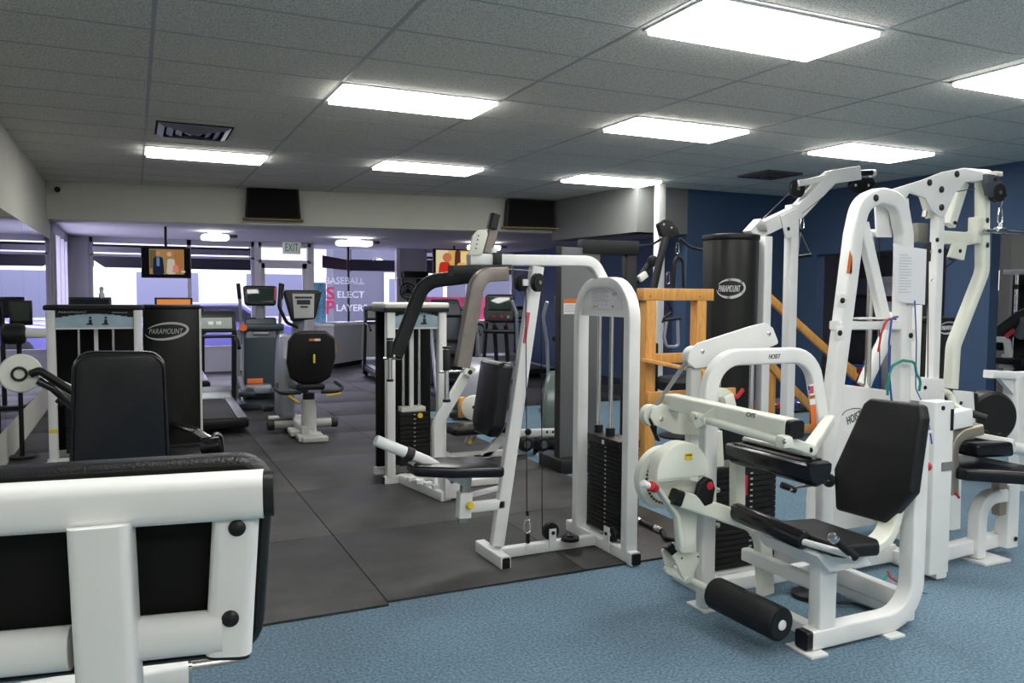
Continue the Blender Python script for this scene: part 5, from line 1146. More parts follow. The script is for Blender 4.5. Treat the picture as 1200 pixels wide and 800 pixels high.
    for x, y in ((1127, 504), (1135, 499), (1161, 509), (1177, 512)): obj('bolt_cap', one(lathe, P(x, y, 2.99)+V((0, .03, .012)), (0, 0, 1), [(0, .012), (.006, .010)], 12), BLACK, t)
    obj('knee_pad', one(prism, [P(x, y, 2.93) for x, y in ((1146, 521), (1188, 518), (1190, 535), (1148, 537))], V((0, .22, 0)), .018, .02), VINYLG, t)
    a = P(1126, 551, 2.8); zz = a.z-.035
    obj('seat', one(prism, [V((P(1127, 545, 2.95).x, 2.92, zz-.07)), V((P(1127, 545, 2.95).x, 3.22, zz-.07)), V((P(1127, 545, 2.95).x+.42, 3.22, zz-.07)), V((P(1127, 545, 2.95).x+.42, 2.80, zz-.07)), V((P(1127, 545, 2.95).x+.22, 2.72, zz-.07))], V((0, 0, .07)), .018, .03), VINYLG, t)
    obj('seat_post', one(rect, [P(1171, 602, 3.0), P(1171, 556, 3.0)], .055, .07, (0, 1, 0)), BRONZE, t)
    obj('latch_grip', one(tube, [P(1154, 584, 2.98), P(1162, 588, 2.98)], .013), BLACK, t)
    q = [P(1148, 650, 3.0), P(1148, 596, 3.0), P(1180, 590, 3.0)]
    q = [V((4.36, 3.0, .02)), V((4.36, 3.0, .36)), V((4.62, 3.0, .36))]
    obj('arched_leg', one(rect, q, .075, .075, (0, 1, 0), .22, .01), WHITE, t)
    xr = P(1174, 600, 2.98).x; obj('seat_column', one(rect, [V((4.62, 3.0, .05)), V((4.62, 3.0, .42))], .085, .10, (0, 1, 0)), WHITE, t)
    obj('bolt_cap', one(lathe, (4.64, 2.955, .10), (0, -1, 0), [(0, .014), (.006, .012)], 12), BLACK, t)
    # far side curved guard
    obj('far_press_arm', one(rect, [P(1049, 370, 3.6), P(1036, 400, 3.6), P(1016, 442, 3.6), P(1012, 452, 3.6)], .05, .11, (0, 1, 0), .2, .02), WHITE, t)
multi_station()
# things hung on or taped to that station
def pbase(p): return (p.x, p.y, p.z)
a = py(1048, 289, 3.29); b = py(1086, 356, 3.29)
pp_ = thing('paper_sheets', 'white printed instruction sheets in a clear sleeve taped to the station post', 'paper', ((a.x+b.x)/2, 3.30, b.z))
o = [py(1047, 285, 3.295), py(1058, 288, 3.295), py(1086, 292, 3.295), py(1084, 357, 3.295), py(1062, 355, 3.295), py(1050, 352, 3.295)]
obj('sheet', one(prism, o, V((0, .004, 0)), .0008), PAPER, pp_)
bm = nb()
for k in range(14):
    z = a.z-.045-.0165*k; xx = a.x+.05; bx(bm, xx, xx+(.10 if k % 4 else .07), 3.292, 3.2945, z-.0015, z+.0015)
obj('printed_lines', bm, INKG, pp_)
def band(name, label, pts, m, r=.006, fr=.05):
    o = obj(name, one(tube, pts, r, fr, 10), m); tag(o, label, 'resistance band'); return o
Yb = 3.29
band('resistance_band', 'red rubber exercise tube draped over the white shelf bar', [py(1050, 374, Yb), py(1040, 373, Yb), py(1033, 390, Yb), py(1029, 412, Yb)], mat('red_rubber', (.62, .02, .03), .4), .006)
band('resistance_band', 'blue rubber exercise tube hanging beside the station post', [py(1052, 371, Yb-.01), py(1045, 372, Yb-.01), py(1042, 400, Yb-.01), py(1042, 440, Yb-.01), py(1045, 470, Yb-.01)], mat('blue_rubber', (.03, .10, .38), .4), .006)
gm = mat('green_rubber', (.01, .26, .19), .4)
band('resistance_band', 'green rubber exercise tube knotted round the station post', [py(1040, 463, 3.28), py(1041, 440, 3.28), py(1046, 428, 3.28), py(1058, 422, 3.28), py(1072, 424, 3.28), py(1074, 438, 3.29), py(1079, 446, 3.29), py(1077, 458, 3.29)], gm, .008)
band('resistance_band', 'thin blue cord hanging down beside the black backrest', [py(1072, 352, 3.29), py(1074, 400, 3.29), py(1073, 455, 3.27), py(1080, 470, 3.2), py(1089, 500, 2.8), py(1092, 520, 2.8)], mat('blue_rubber', (.03, .10, .38), .4), .004)
band('resistance_band', 'green band end lying in a tangle at the foot of the white column', [py(1040, 672, 3.0), py(1033, 680, 2.98), py(1031, 693, 2.96), py(1037, 700, 2.95), py(1032, 697, 2.93), py(1041, 705, 2.9), py(1046, 708, 2.9)], gm, .007, .02)
band('resistance_band', 'short red band end at the foot of the white column', [py(1040, 669, 2.6), py(1043, 676, 2.6), py(1051, 681, 2.6)], mat('red_rubber', (.62, .02, .03), .4), .005, .02)
band('resistance_band', 'thin blue cord end poking out beside the column foot', [py(1080, 694, 2.75), py(1086, 695, 2.75), py(1091, 696, 2.75)], mat('blue_rubber', (.03, .10, .38), .4), .003, .02)
o = obj('power_cord', one(tube, [pz(975, 706, .02), pz(1000, 706, .02), pz(1015, 711, .02), pz(1030, 717, .02)], .007, .1, 8), BLACK); tag(o, 'black cord lying on the carpet under the leg curl machine', 'cord')
for x, y, lab in ((993, 683, 'flat black weight disc on the carpet under the machine, right one'), (948, 699, 'flat black weight disc on the carpet under the machine, left one')):
    c = pz(x, y, 0.0); o = obj('weight_disc', one(lathe, V((c.x, c.y, 0.0)), (0, 0, 1), [(0, .07), (.004, .085), (.022, .085), (.028, .07), (.0281, .02)], 28), CAST); tag(o, lab, 'weight plate')
# curl bar on the floor behind the leg curl
cb = thing('curl_bar', 'chrome bar with black grips lying on the floor beside the mat corner', 'weight bar', (3.1, 4.4, 0))
obj('bar', one(tube, [pz(742, 606, .03), pz(764, 617, .03), pz(777, 622, .03), pz(781, 632, .03), pz(800, 632, .03), pz(823, 627, .03)], .015, .05), BLACK, cb)
obj('sleeve', one(tube, [pz(744, 607, .032), pz(752, 611, .032)], .021), CHROME, cb); obj('sleeve', one(tube, [pz(768, 618.5, .032), pz(776, 622, .032)], .021), CHROME, cb)
# ================================================================== WOODEN FRAMES
def plank(bm, a, b, w, d, side): rect(bm, [a, b], w, d, side, 0, .006)
def wood_frame():
    Y = 5.1; t = thing('wooden_stand', 'honey coloured wooden post stand between the white arched tower and the round black shroud', 'stand', (3.9, Y, 0))
    a = py(760, 340, Y); b = py(822, 340, Y); zt = py(790, 352, Y).z
    obj('post', one(bx, a.x-.045, a.x+.045, Y-.045, Y+.045, 0, zt, .005), WOOD, t)
    obj('post', one(bx, b.x-.07, b.x+.02, Y-.045, Y+.045, 0, zt, .005), WOOD, t)
    tz = py(790, 338, Y).z; l = py(750, 345, Y).x; r_ = py(832, 345, Y).x
    obj('top_rail', one(bx, l, r_, Y-.05, Y+.05, zt-.0, tz, .006), WOOD, t)
    c = py(750, 420, Y-.07); d = py(815, 438, Y-.35)
    obj('side_rail', one(rect, [py(750, 421, Y-.06), py(822, 436, Y-.06)+V((0, -.18, 0))], .03, .10, (0, 0, 1)), WOOD, t)
    z0 = py(750, 421, Y-.06).z
    obj('cross_rail', one(bx, a.x, b.x+.1, Y+.045, Y+.075, z0-.045, z0+.03, .004), WOOD, t)
    z1 = .78; obj('lower_rail', one(bx, a.x-.04, b.x+.3, Y-.075, Y-.045, z1-.09, z1, .004), WOOD, t)
    obj('bottom_rail', one(bx, a.x-.04, b.x+.3, Y-.075, Y-.045, .12, .2, .004), WOOD, t)
    for x in (a.x-.02, b.x-.05):
        for zz in (zt+.03,): obj('screw', one(bolt, (x, Y-.05, zz), (0, -1, 0), .006, .003), BLACKM, t)
wood_frame()
def wood_ramp():
    Y = 6.3; t = thing('wooden_rack', 'honey coloured wooden rack with slanting rails behind the white leg curl arch', 'rack', (5.3, Y, 0))
    g = lambda x, y, yy=Y: py(x, y, yy)
    obj('slanting_rail', one(rect, [g(897, 345), g(1003, 442)], .04, .085, (0, 1, 0)), WOOD, t)
    obj('slanting_rail', one(rect, [g(897, 422), g(935, 462), g(960, 487)], .04, .085, (0, 1, 0)), WOOD, t)
    a = g(1003, 436); 
    obj('corner_brace', one(prism, [g(978, 412), g(1004, 431), g(1004, 440), g(993, 436), g(985, 445)], V((0, .05, 0)), .004), WOOD, t)
    b = g(986, 430); obj('post', one(bx, b.x-.035, b.x+.045, Y, Y+.08, 0, b.z, .005), WOOD, t)
    b = g(908, 430); obj('post', one(bx, b.x-.02, b.x+.02, Y, Y+.08, 0, b.z+.05, .005), WOOD, t)
    bm = nb(); bx(bm, g(908, 430).x, g(986, 430).x, Y+.01, Y+.06, .08, .16, .004); obj('bottom_rail', bm, WOOD, t)
    for k, (x, y, c) in enumerate(((912, 458, 'r'), (913, 470, 'r'), (909, 459, 'b'), (918, 470, 'b'))):
        pass
wood_ramp()
rk = thing('dumbbell_shelf', 'low black shelf holding small red and blue dumbbells behind the leg curl arch', 'rack', (5.9, 6.6, 0))
p = py(912, 476, 6.6)
obj('shelf_board', one(bx, p.x-.5, p.x+.7, 6.45, 6.8, p.z-.06, p.z-.03, .004), BLACKM, rk); obj('shelf_board', one(bx, p.x-.5, p.x+.7, 6.45, 6.8, p.z-.42, p.z-.39, .004), BLACKM, rk)
for x in (p.x-.48, p.x+.68): obj('side_frame', one(bx, x-.02, x+.02, 6.45, 6.8, 0, p.z+.02, .004), BLACKM, rk)
k = 0
for c, nm in (('red', (.55, .03, .03)), ('blue', (.04, .09, .40))):
    for j in range(3):
        x = p.x-.36+.17*k; k += 1
        d = thing('dumbbell', 'small '+c+' rubber dumbbell on the low black shelf', 'dumbbell', (x, 6.6, p.z-.03), 'small '+c+' dumbbells')
        obj('head', one(cyl, (x, 6.50, p.z+.015), (x, 6.56, p.z+.015), .045, n=6, bev=.008), mat('rubber_'+c, nm, .45), d); obj('head', one(cyl, (x, 6.66, p.z+.015), (x, 6.72, p.z+.015), .045, n=6, bev=.008), mat('rubber_'+c, nm, .45), d)
        obj('handle', one(cyl, (x, 6.56, p.z+.015), (x, 6.66, p.z+.015), .016), CHROME, d)
# ================================================================== CABLE COLUMN WITH ROUND BLACK SHROUD
def cable_column():
    Y = 5.5; t = thing('cable_machine', 'white pulley arm machine with tall round black shroud and silver logo, behind the arch', 'exercise machine', (4.1, Y, 0))
    a = py(834, 290, Y); b = py(890, 290, Y); H = py(862, 281, Y).z; R_ = (b.x-a.x)/2*.86; cx = (a.x+b.x)/2+.04
    n = 22; sh = [V((cx+R_*math.cos(math.radians(180+180*k/n)), Y+.1+R_*.95*math.sin(math.radians(180+180*k/n)), .05)) for k in range(n+1)]
    sh += [V((cx+R_, Y+.24, .05)), V((cx-R_*.9, Y+.24, .05))]
    obj('shroud', one(prism, sh, V((0, 0, H-.05)), .004), SHROUD, t)
    c0 = V((cx, Y+.2, 0)); obj('top_cap', one(prism, [V((c0.x+(q.x-c0.x)*1.06, c0.y+(q.y-c0.y)*1.06, H)) for q in sh], V((0, 0, .05)), .012), BLACK, t)
    # logo wrapped on the front of the shroud
    pc = py(852, 338, Y-.13); text('lettering', 'PARAMOUNT', (pc.x, Y-.162, pc.z), (1, -.12, 0), (0, 0, 1), .21, .055, LOGO, t, .002, .25); swoosh(t, (pc.x+.01, Y-.17, pc.z), (1, -.12, .08), (-.08, 0, 1), .28, .17)
    q = py(897, 300, Y+.06); obj('white_post', one(bx, q.x-.045, q.x+.045, Y+.02, Y+.10, .05, py(897, 277, Y+.06).z, .008), WHITE, t)
    Ym = 5.65; m = py(927, 300, Ym); zt = py(927, 240, Ym).z
    obj('mast', one(rect, [V((m.x, Ym, .05)), V((m.x, Ym, zt))], .09, .095, (0, 1, 0)), WHITE, t)
    g = lambda x, y, yy=Ym: py(x, y, yy)
    obj('boom', one(rect, [g(884, 272), g(934, 248), g(972, 208), g(1004, 203)], .10, .13, (0, 1, 0), .12), WHITE, t)
    obj('boom_cover', one(rect, [g(933, 215), g(948, 213), g(1003, 199)], .08, .06, (0, 1, 0), 0, .02), WHITE, t)
    obj('boom_end', one(prism, [g(x, y, Ym-.05) for x, y in ((879, 270), (892, 256), (898, 262), (900, 272), (888, 279))], V((0, .1, 0)), .004), WHITE, t)
    obj('gusset', one(prism, [g(x, y, Ym-.066) for x, y in ((915, 253), (935, 243), (936, 275), (921, 280))], V((0, .012, 0)), .003), WHITE, t)
    obj('bolt', one(bolt, g(924, 268, Ym-.067), (0, -1, 0), .018, .008), BLACK, t)
    pulley(t, g(934, 221, Ym+.0), (0, 1, 0), .085, .035, BLACK)
    ph = obj('swivel_pulley', one(prism, [g(x, y, Ym-.03) for x, y in ((1000, 208), (1024, 208), (1027, 216), (1015, 226), (1005, 226), (997, 218))], V((0, .05, 0)), .008, .03), BLACK, t)
    for x in (1003, 1018): obj('bolt', one(bolt, g(x, 217, Ym-.03), (0, -1, 0), .016, .01), STEEL, ph)
    obj('pulley_axle', one(tube, [g(1000, 203), g(1023, 202)], .028), BLACK, t); obj('axle_cap', one(cyl, g(996, 204), g(1000, 203), .036), WHITE, t); obj('axle_cap', one(cyl, g(1021, 203), g(1024, 203), .036), WHITE, t)
    obj('cable', one(tube, [g(894, 256), g(925, 226)], .004, 0, 6), STEEL, t); obj('cable', one(tube, [g(940, 250, Ym-.05), g(968, 228, Ym-.05)], .003, 0, 6), BLACK, t)
    bm = nb(); rect(bm, [(cx-R_, Y+.2, .04), (m.x+.25, Y+.2, .04)], .08, .07, (0, 0, 1)); rect(bm, [(m.x, Y-.3, .04), (m.x, Y+.7, .04)], .08, .07, (0, 0, 1)); obj('base_rail', bm, WHITE, t)
    # single handle hanging from the boom
    h = thing('stirrup_handle', 'stirrup handle on a clip hanging beside the pulley arm mast', 'handle', g(940, 300))
    carabiner(h, g(940, 262), .10); a2 = g(936, 300); b2 = g(950, 299)
    obj('strap', one(tube, [g(938, 272), g(950, 298)], .005, 0, 6), STEEL, h); obj('strap', one(tube, [g(938, 272), g(935, 299)], .005, 0, 6), STEEL, h); obj('grip', one(tube, [g(934, 301), g(950, 299)], .018), BLACK, h)
    h = thing('rope_handle', 'black hanging strap with clip inside the looped white frame', 'handle', g(1010, 300))
    obj('clip', one(ring, g(1011, 260), (0, 1, 0), .022, .005), CHROME, h); obj('strap', one(tube, [g(1011, 265), g(1012, 285), g(1013, 300)], .013), BLACK, h)
    obj('cable', one(tube, [g(1011, 228), g(1011, 256)], .004, 0, 6), STEEL, h)
cable_column()
# another shrouded tower at right, glimpsed behind the masts
Y = 4.6; a = py(1112, 400, Y); 
t = thing('weight_tower', 'black shrouded weight tower with white post glimpsed between the multi station masts', 'exercise machine', (a.x, Y, 0)); zt = py(1100, 372, Y).z
obj('shroud', one(bx, py(1080, 400, Y).x+.02, py(1122, 400, Y).x+.05, Y, Y+.35, .04, zt-.03, .03), SHROUD, t)
obj('top_cap', one(bx, py(1080, 400, Y).x, py(1122, 400, Y).x+.07, Y-.02, Y+.37, zt-.03, zt, .01), BLACK, t)
q = py(1076, 400, Y); obj('post', one(bx, q.x-.04, q.x+.04, Y, Y+.1, .04, py(1076, 357, Y).z, .008), WHITE, t)
c = py(1111, 384, Y-.003); text('lettering', 'PARAMOUNT', c, (1, 0, 0), (0, 0, 1), .16, .035, LOGO, t, .002, .25); swoosh(t, c, (1, 0, .1), (-.1, 0, 1), .22, .11)
obj('base_rail', one(bx, q.x-.1, q.x+.45, Y+.02, Y+.32, 0, .06, .006), WHITE, t)

# ================================================================== GREY TOWER AND BLACK CABLE TRAINER
def grey_tower():
    Y = 6.0; t = thing('smith_machine', 'tall flat grey panelled tower with black top frame behind the white arch', 'exercise machine', (3.6, Y, 0))
    a = py(656, 400, Y); b = py(700, 400, Y); zt = py(680, 283, Y).z; c = py(741, 300, Y); xr = c.x
    obj('side_panel', one(bx, a.x, b.x+.02, Y, Y+.05, .12, zt-.05, .006), GREYP, t); obj('panel_edge', one(bx, a.x-.012, a.x+.004, Y-.01, Y+.06, .12, zt-.04), BLACKM, t)
    obj('plinth', one(bx, a.x-.04, b.x+.03, Y-.12, Y+.3, 0, .12, .01), BLACKM, t)
    obj('top_beam', one(bx, py(683, 285, Y).x, xr+.06, Y-.02, Y+.09, zt-.10, zt+.02, .006), BLACKM, t)
    obj('frame_post', one(bx, xr-.055, xr+.05, Y, Y+.08, 0, zt, .006), BLACKM, t)
    obj('guide_rod', one(tube, [(py(702, 300, Y).x, Y+.08, .1), (py(702, 300, Y).x, Y+.08, zt-.1)], .014), CHROME, t)
    obj('base_beam', one(bx, b.x, xr+.05, Y+.0, Y+.08, 0, .1, .006), BLACKM, t)
    bm = nb(); q = py(671, 358, Y-.002); w = (py(683, 358, Y).x-py(662, 358, Y).x)
    l = obj('warning_label', one(bx, q.x-w/2, q.x+w/2, Y-.004, Y-.001, py(671, 368, Y).z, py(671, 350, Y).z), PAPER, t); obj('orange_header', one(bx, q.x-w/2, q.x+w/2, Y-.006, Y-.004, py(671, 355, Y).z, py(671, 350, Y).z), ORANGE, l)
    bm = nb()
    for k in range(3): z = py(671, 358+3*k, Y).z; bx(bm, q.x-w*.42, q.x+w*.4, Y-.006, Y-.004, z-.003, z+.003)
    obj('printed_lines', bm, INKG, l)
grey_tower()
def cable_trainer():
    Y = 6.9; t = thing('cable_trainer', 'black dual arm cable trainer with hanging rope, behind the wooden frame', 'exercise machine', (4.4, Y, 0))
    g = lambda x, y, yy=Y: py(x, y, yy)
    obj('arm', one(rect, [g(764, 348), g(772, 310), g(781, 275)], .06, .075, (0, 1, 0), 0, .025), BLACKM, t)
    hd = obj('swivel_head', one(prism, [g(x, y, Y-.03) for x, y in ((772, 262), (780, 257), (788, 259), (795, 266), (797, 274), (788, 280), (776, 276))], V((0, .07, 0)), .01, .02), BLACK, t)
    for x, y in ((778, 263), (787, 267)): obj('bolt', one(bolt, g(x, y, Y-.03), (0, -1, 0), .012, .008), STEEL, hd)
    obj('head_rim', one(ring, g(782, 268, Y-.02), (0, 1, 0), .07, .008), BLACKM, t)
    carabiner(t, g(794, 291), .11); carabiner(t, g(783, 326), .12); obj('cable_stop', one(lathe, g(793, 269), (0, 0, 1), [(0, .01), (.015, .02), (.03, .01)], 12), CHROME, t)
    obj('second_arm', one(rect, [g(746, 330, Y+.2), g(764, 305, Y+.2)], .05, .06, (0, 1, 0), 0, .02), BLACKM, t)
    obj('arm_tip', one(rect, [g(749, 327, Y+.16), g(757, 321, Y+.16)], .05, .07, (0, 1, 0), 0, .01), CREAM, t)
    obj('second_head', one(cyl, g(765, 306, Y+.15), g(765, 306, Y+.2), .06, bev=.01), BLACK, t)
    obj('column', one(bx, g(757, 400, Y+.3).x, g(768, 400, Y+.3).x+.05, Y+.3, Y+.45, 0, 1.0, .02), BLACKM, t)
    obj('arm_pivot', one(rect, [g(764, 348), V((g(762, 348).x, Y+.3, .95))], .06, .08, (1, 0, 0)), BLACKM, t)
    obj('cable', one(tube, fillet([g(742, 289, Y+.1), g(763, 287, Y+.1), g(775, 280, Y+.1)], .1), .012), BLACK, t)
    obj('cable', one(tube, [g(796, 279), g(808, 289), g(820, 292), g(842, 293)], .016, .1), BLACK, t)
    r_ = thing('triceps_rope', 'black rope handle looped over a clip beside the dark arm of the cable trainer', 'rope', g(795, 345))
    obj('rope', one(tube, [g(789, 345), g(790, 306), g(795, 299), g(800, 306), g(801, 345)], .018, .06), BLACK, r_)
    s_ = thing('stirrup_handle', 'grey stirrup handle hanging low inside the wooden frame', 'handle', g(788, 400))
    obj('cord', one(tube, [g(781, 352), g(788, 365), g(778, 372), g(776, 378)], .009, .03), BLACK, s_)
    obj('grip_top', one(rect, [g(778, 375), g(797, 373)], .04, .03, (0, 1, 0), 0, .01), BLACK, s_)
    obj('frame', one(rect, [g(781, 375), g(778, 395), g(781, 406), g(795, 406), g(794, 374)], .03, .03, (0, 1, 0), .04, .008), SILVER, s_)
cable_trainer()
# ================================================================== CARDIO MACHINES
def put(o, x, y, rz=0): o.location = (x, y, .013); o.rotation_euler = (0, 0, rz)
def treadmill():
    t = thing('treadmill', '', 'treadmill')
    obj('deck', one(prism, [V((-.40, 0, .06)), V((.40, 0, .06)), V((.40, 1.75, .12)), V((-.40, 1.75, .12))], V((0, 0, .10)), .02, .03), SLATE, t)
    obj('belt', one(prism, [V((-.26, .02, .165)), V((.26, .02, .165)), V((.26, 1.35, .212)), V((-.26, 1.35, .212))], V((0, 0, .006)), .002), mat('treadmill_belt', (.03, .03, .032), .6), t)
    for s in (-1, 1):
        obj('side_rail', one(prism, [V((s*.33-.05, .0, .165)), V((s*.33+.05, .0, .165)), V((s*.33+.05, 1.4, .215)), V((s*.33-.05, 1.4, .215))], V((0, 0, .018)), .006), SILVER, t)
        obj('upright', one(rect, [(s*.40, 1.45, .05), (s*.40, 1.30, 1.02)], .055, .09, (1, 0, 0), 0, .02), BLACKM, t)
        obj('handrail', one(tube, [(s*.40, 1.34, .98), (s*.40, .95, .94), (s*.40, .80, .86)], .022, .08), BLACK, t)
        obj('foot', one(cyl, (s*.33, .06, 0), (s*.33, .06, .08), .03), RUBBER, t)
        obj('front_foot', one(cyl, (s*.33, 1.6, 0), (s*.33, 1.6, .12), .03), RUBBER, t)
    obj('rear_roller_cover', one(box, (0, .0, .115), (.80, .06, .09), None, .015), BLACK, t)
    obj('motor_hood', one(prism, [V((-.38, 1.32, .18)), V((-.38, 1.85, .12)), V((-.38, 1.85, .24)), V((-.38, 1.62, .34)), V((-.38, 1.42, .30))], V((.76, 0, 0)), .03, .04), SILVER, t)
    obj('console', one(prism, [V((-.42, 1.22, 1.02)), V((-.42, 1.40, 1.04)), V((-.42, 1.42, 1.24)), V((-.42, 1.34, 1.28)), V((-.42, 1.28, 1.22))], V((.84, 0, 0)), .02, .02), BLACK, t)
    f = obj('control_panel', one(prism, [V((-.37, 1.222, 1.07)), V((.37, 1.222, 1.07)), V((.37, 1.262, 1.20)), V((-.37, 1.262, 1.20))], V((0, -.006, 0)), .002), mat('panel_grey_green', (.26, .30, .28), .4), t)
    for x in (-.2, 0, .13, .22): obj('button', one(box, (x, 1.236, 1.13), (.06, .012, .05), None, .004), PAPER, f)
    obj('grip_bar', one(tube, [(-.40, 1.16, .98), (.40, 1.16, .98)], .02), BLACK, t)
    obj('safety_key', one(box, (-.05, 1.14, .97), (.035, .02, .12), None, .004), RED, t); obj('key_cord', one(tube, [(-.05, 1.13, .93), (-.02, 1.13, .80)], .016), BLACK, t)
    return t
T = treadmill(); T['label'] = 'black treadmill right of the flat black shroud, its belt towards the viewer'; put(T, .69, 8.95)
for x, y, rz, lab in ((.62, 12.9, 0, 'treadmill nearest the left shop window, behind the first treadmill'), (4.05, 12.9, -.08, 'treadmill beside the low bay wall, just left of the white capped tower'),
                      (5.35, 12.6, 0, 'treadmill directly behind the white capped weight tower'), (6.55, 13.0, 0, 'treadmill behind the black elliptical console')):
    c = copy_tree(T); c['label'] = lab; put(c, x, y, rz)
def arc_trainer():
    t = thing('arc_trainer', 'tall dark slate cross trainer with silver sides, in front of the glass door', 'cross trainer')
    obj('body', one(prism, [V((-.21, .5, .05)), V((-.21, 1.0, .05)), V((-.21, .86, 1.10)), V((-.21, .62, 1.18)), V((-.21, .50, .9))], V((.42, 0, 0)), .03, .05), SLATE, t)
    obj('side_strip', one(prism, [V((-.235, .52, .08)), V((-.235, .95, .08)), V((-.235, .84, 1.0)), V((-.235, .60, 1.0))], V((.02, 0, 0)), .006, .03), SILVER, t)
    obj('side_strip', one(prism, [V((.215, .52, .08)), V((.215, .95, .08)), V((.215, .84, 1.0)), V((.215, .60, 1.0))], V((.02, 0, 0)), .006, .03), SILVER, t)
    obj('neck', one(rect, [(0, .66, 1.14), (0, .6, 1.34)], .12, .09, (1, 0, 0), 0, .02), SILVER, t)
    c = obj('console', one(prism, [V((-.2, .50, 1.34)), V((.2, .50, 1.34)), V((.22, .58, 1.60)), V((-.22, .58, 1.60))], V((0, .07, -.02)), .02, .04), BLACK, t)
    obj('screen', one(prism, [V((-.16, .512, 1.38)), V((.16, .512, 1.38)), V((.17, .562, 1.56)), V((-.17, .562, 1.56))], V((0, -.008, 0)), .002), mat('glassy_screen', (.02, .035, .03), .08), c)
    obj('red_strip', one(prism, [V((.175, .515, 1.40)), V((.20, .515, 1.40)), V((.21, .565, 1.57)), V((.185, .565, 1.57))], V((0, -.01, 0)), .002), RED, c)
    obj('bottle_tray', one(rect, [(-.25, .55, 1.04), (.30, .55, 1.04)], .10, .09, (0, 1, 0), 0, .03), SLATE, t)
    obj('orange_badge', one(cyl, (-.22, .49, 1.04), (-.22, .515, 1.04), .05), ORANGE, t); obj('badge', one(box, (0, .497, .96), (.2, .01, .03), None, .003), SILVER, t)
    obj('orange_slot', one(box, (-.08, .494, .32), (.2, .01, .07), None, .004), ORANGE, t); obj('lower_cover', one(box, (-.04, .44, .22), (.34, .16, .12), None, .03), SILVER, t)
    for s in (-1, 1):
        obj('swing_handle', one(tube, [(s*.25, .62, .8), (s*.25, .55, 1.1), (s*.26, .42, 1.38), (s*.28, .40, 1.60)], .020, .1), SILVER, t)
        obj('grip', one(tube, [(s*.263, .415, 1.42), (s*.28, .40, 1.62)], .025), BLACK, t)
        obj('pedal_arm', one(rect, [(s*.28, .62, .34), (s*.22, .05, .20)], .05, .09, (1, 0, 0)), SILVER, t)
        obj('pedal', one(box, (s*.20, .08, .22), (.2, .42, .07), None, .03), SLATE, t)
        obj('upright_rail', one(rect, [(s*.29, .75, .05), (s*.29, .70, 1.0)], .05, .05, (1, 0, 0)), SILVER, t)
    obj('base', one(box, (0, .5, .04), (.62, 1.0, .07), None, .02), SLATE, t)
    return t
A = arc_trainer(); put(A, 1.48, 10.7, -.1)
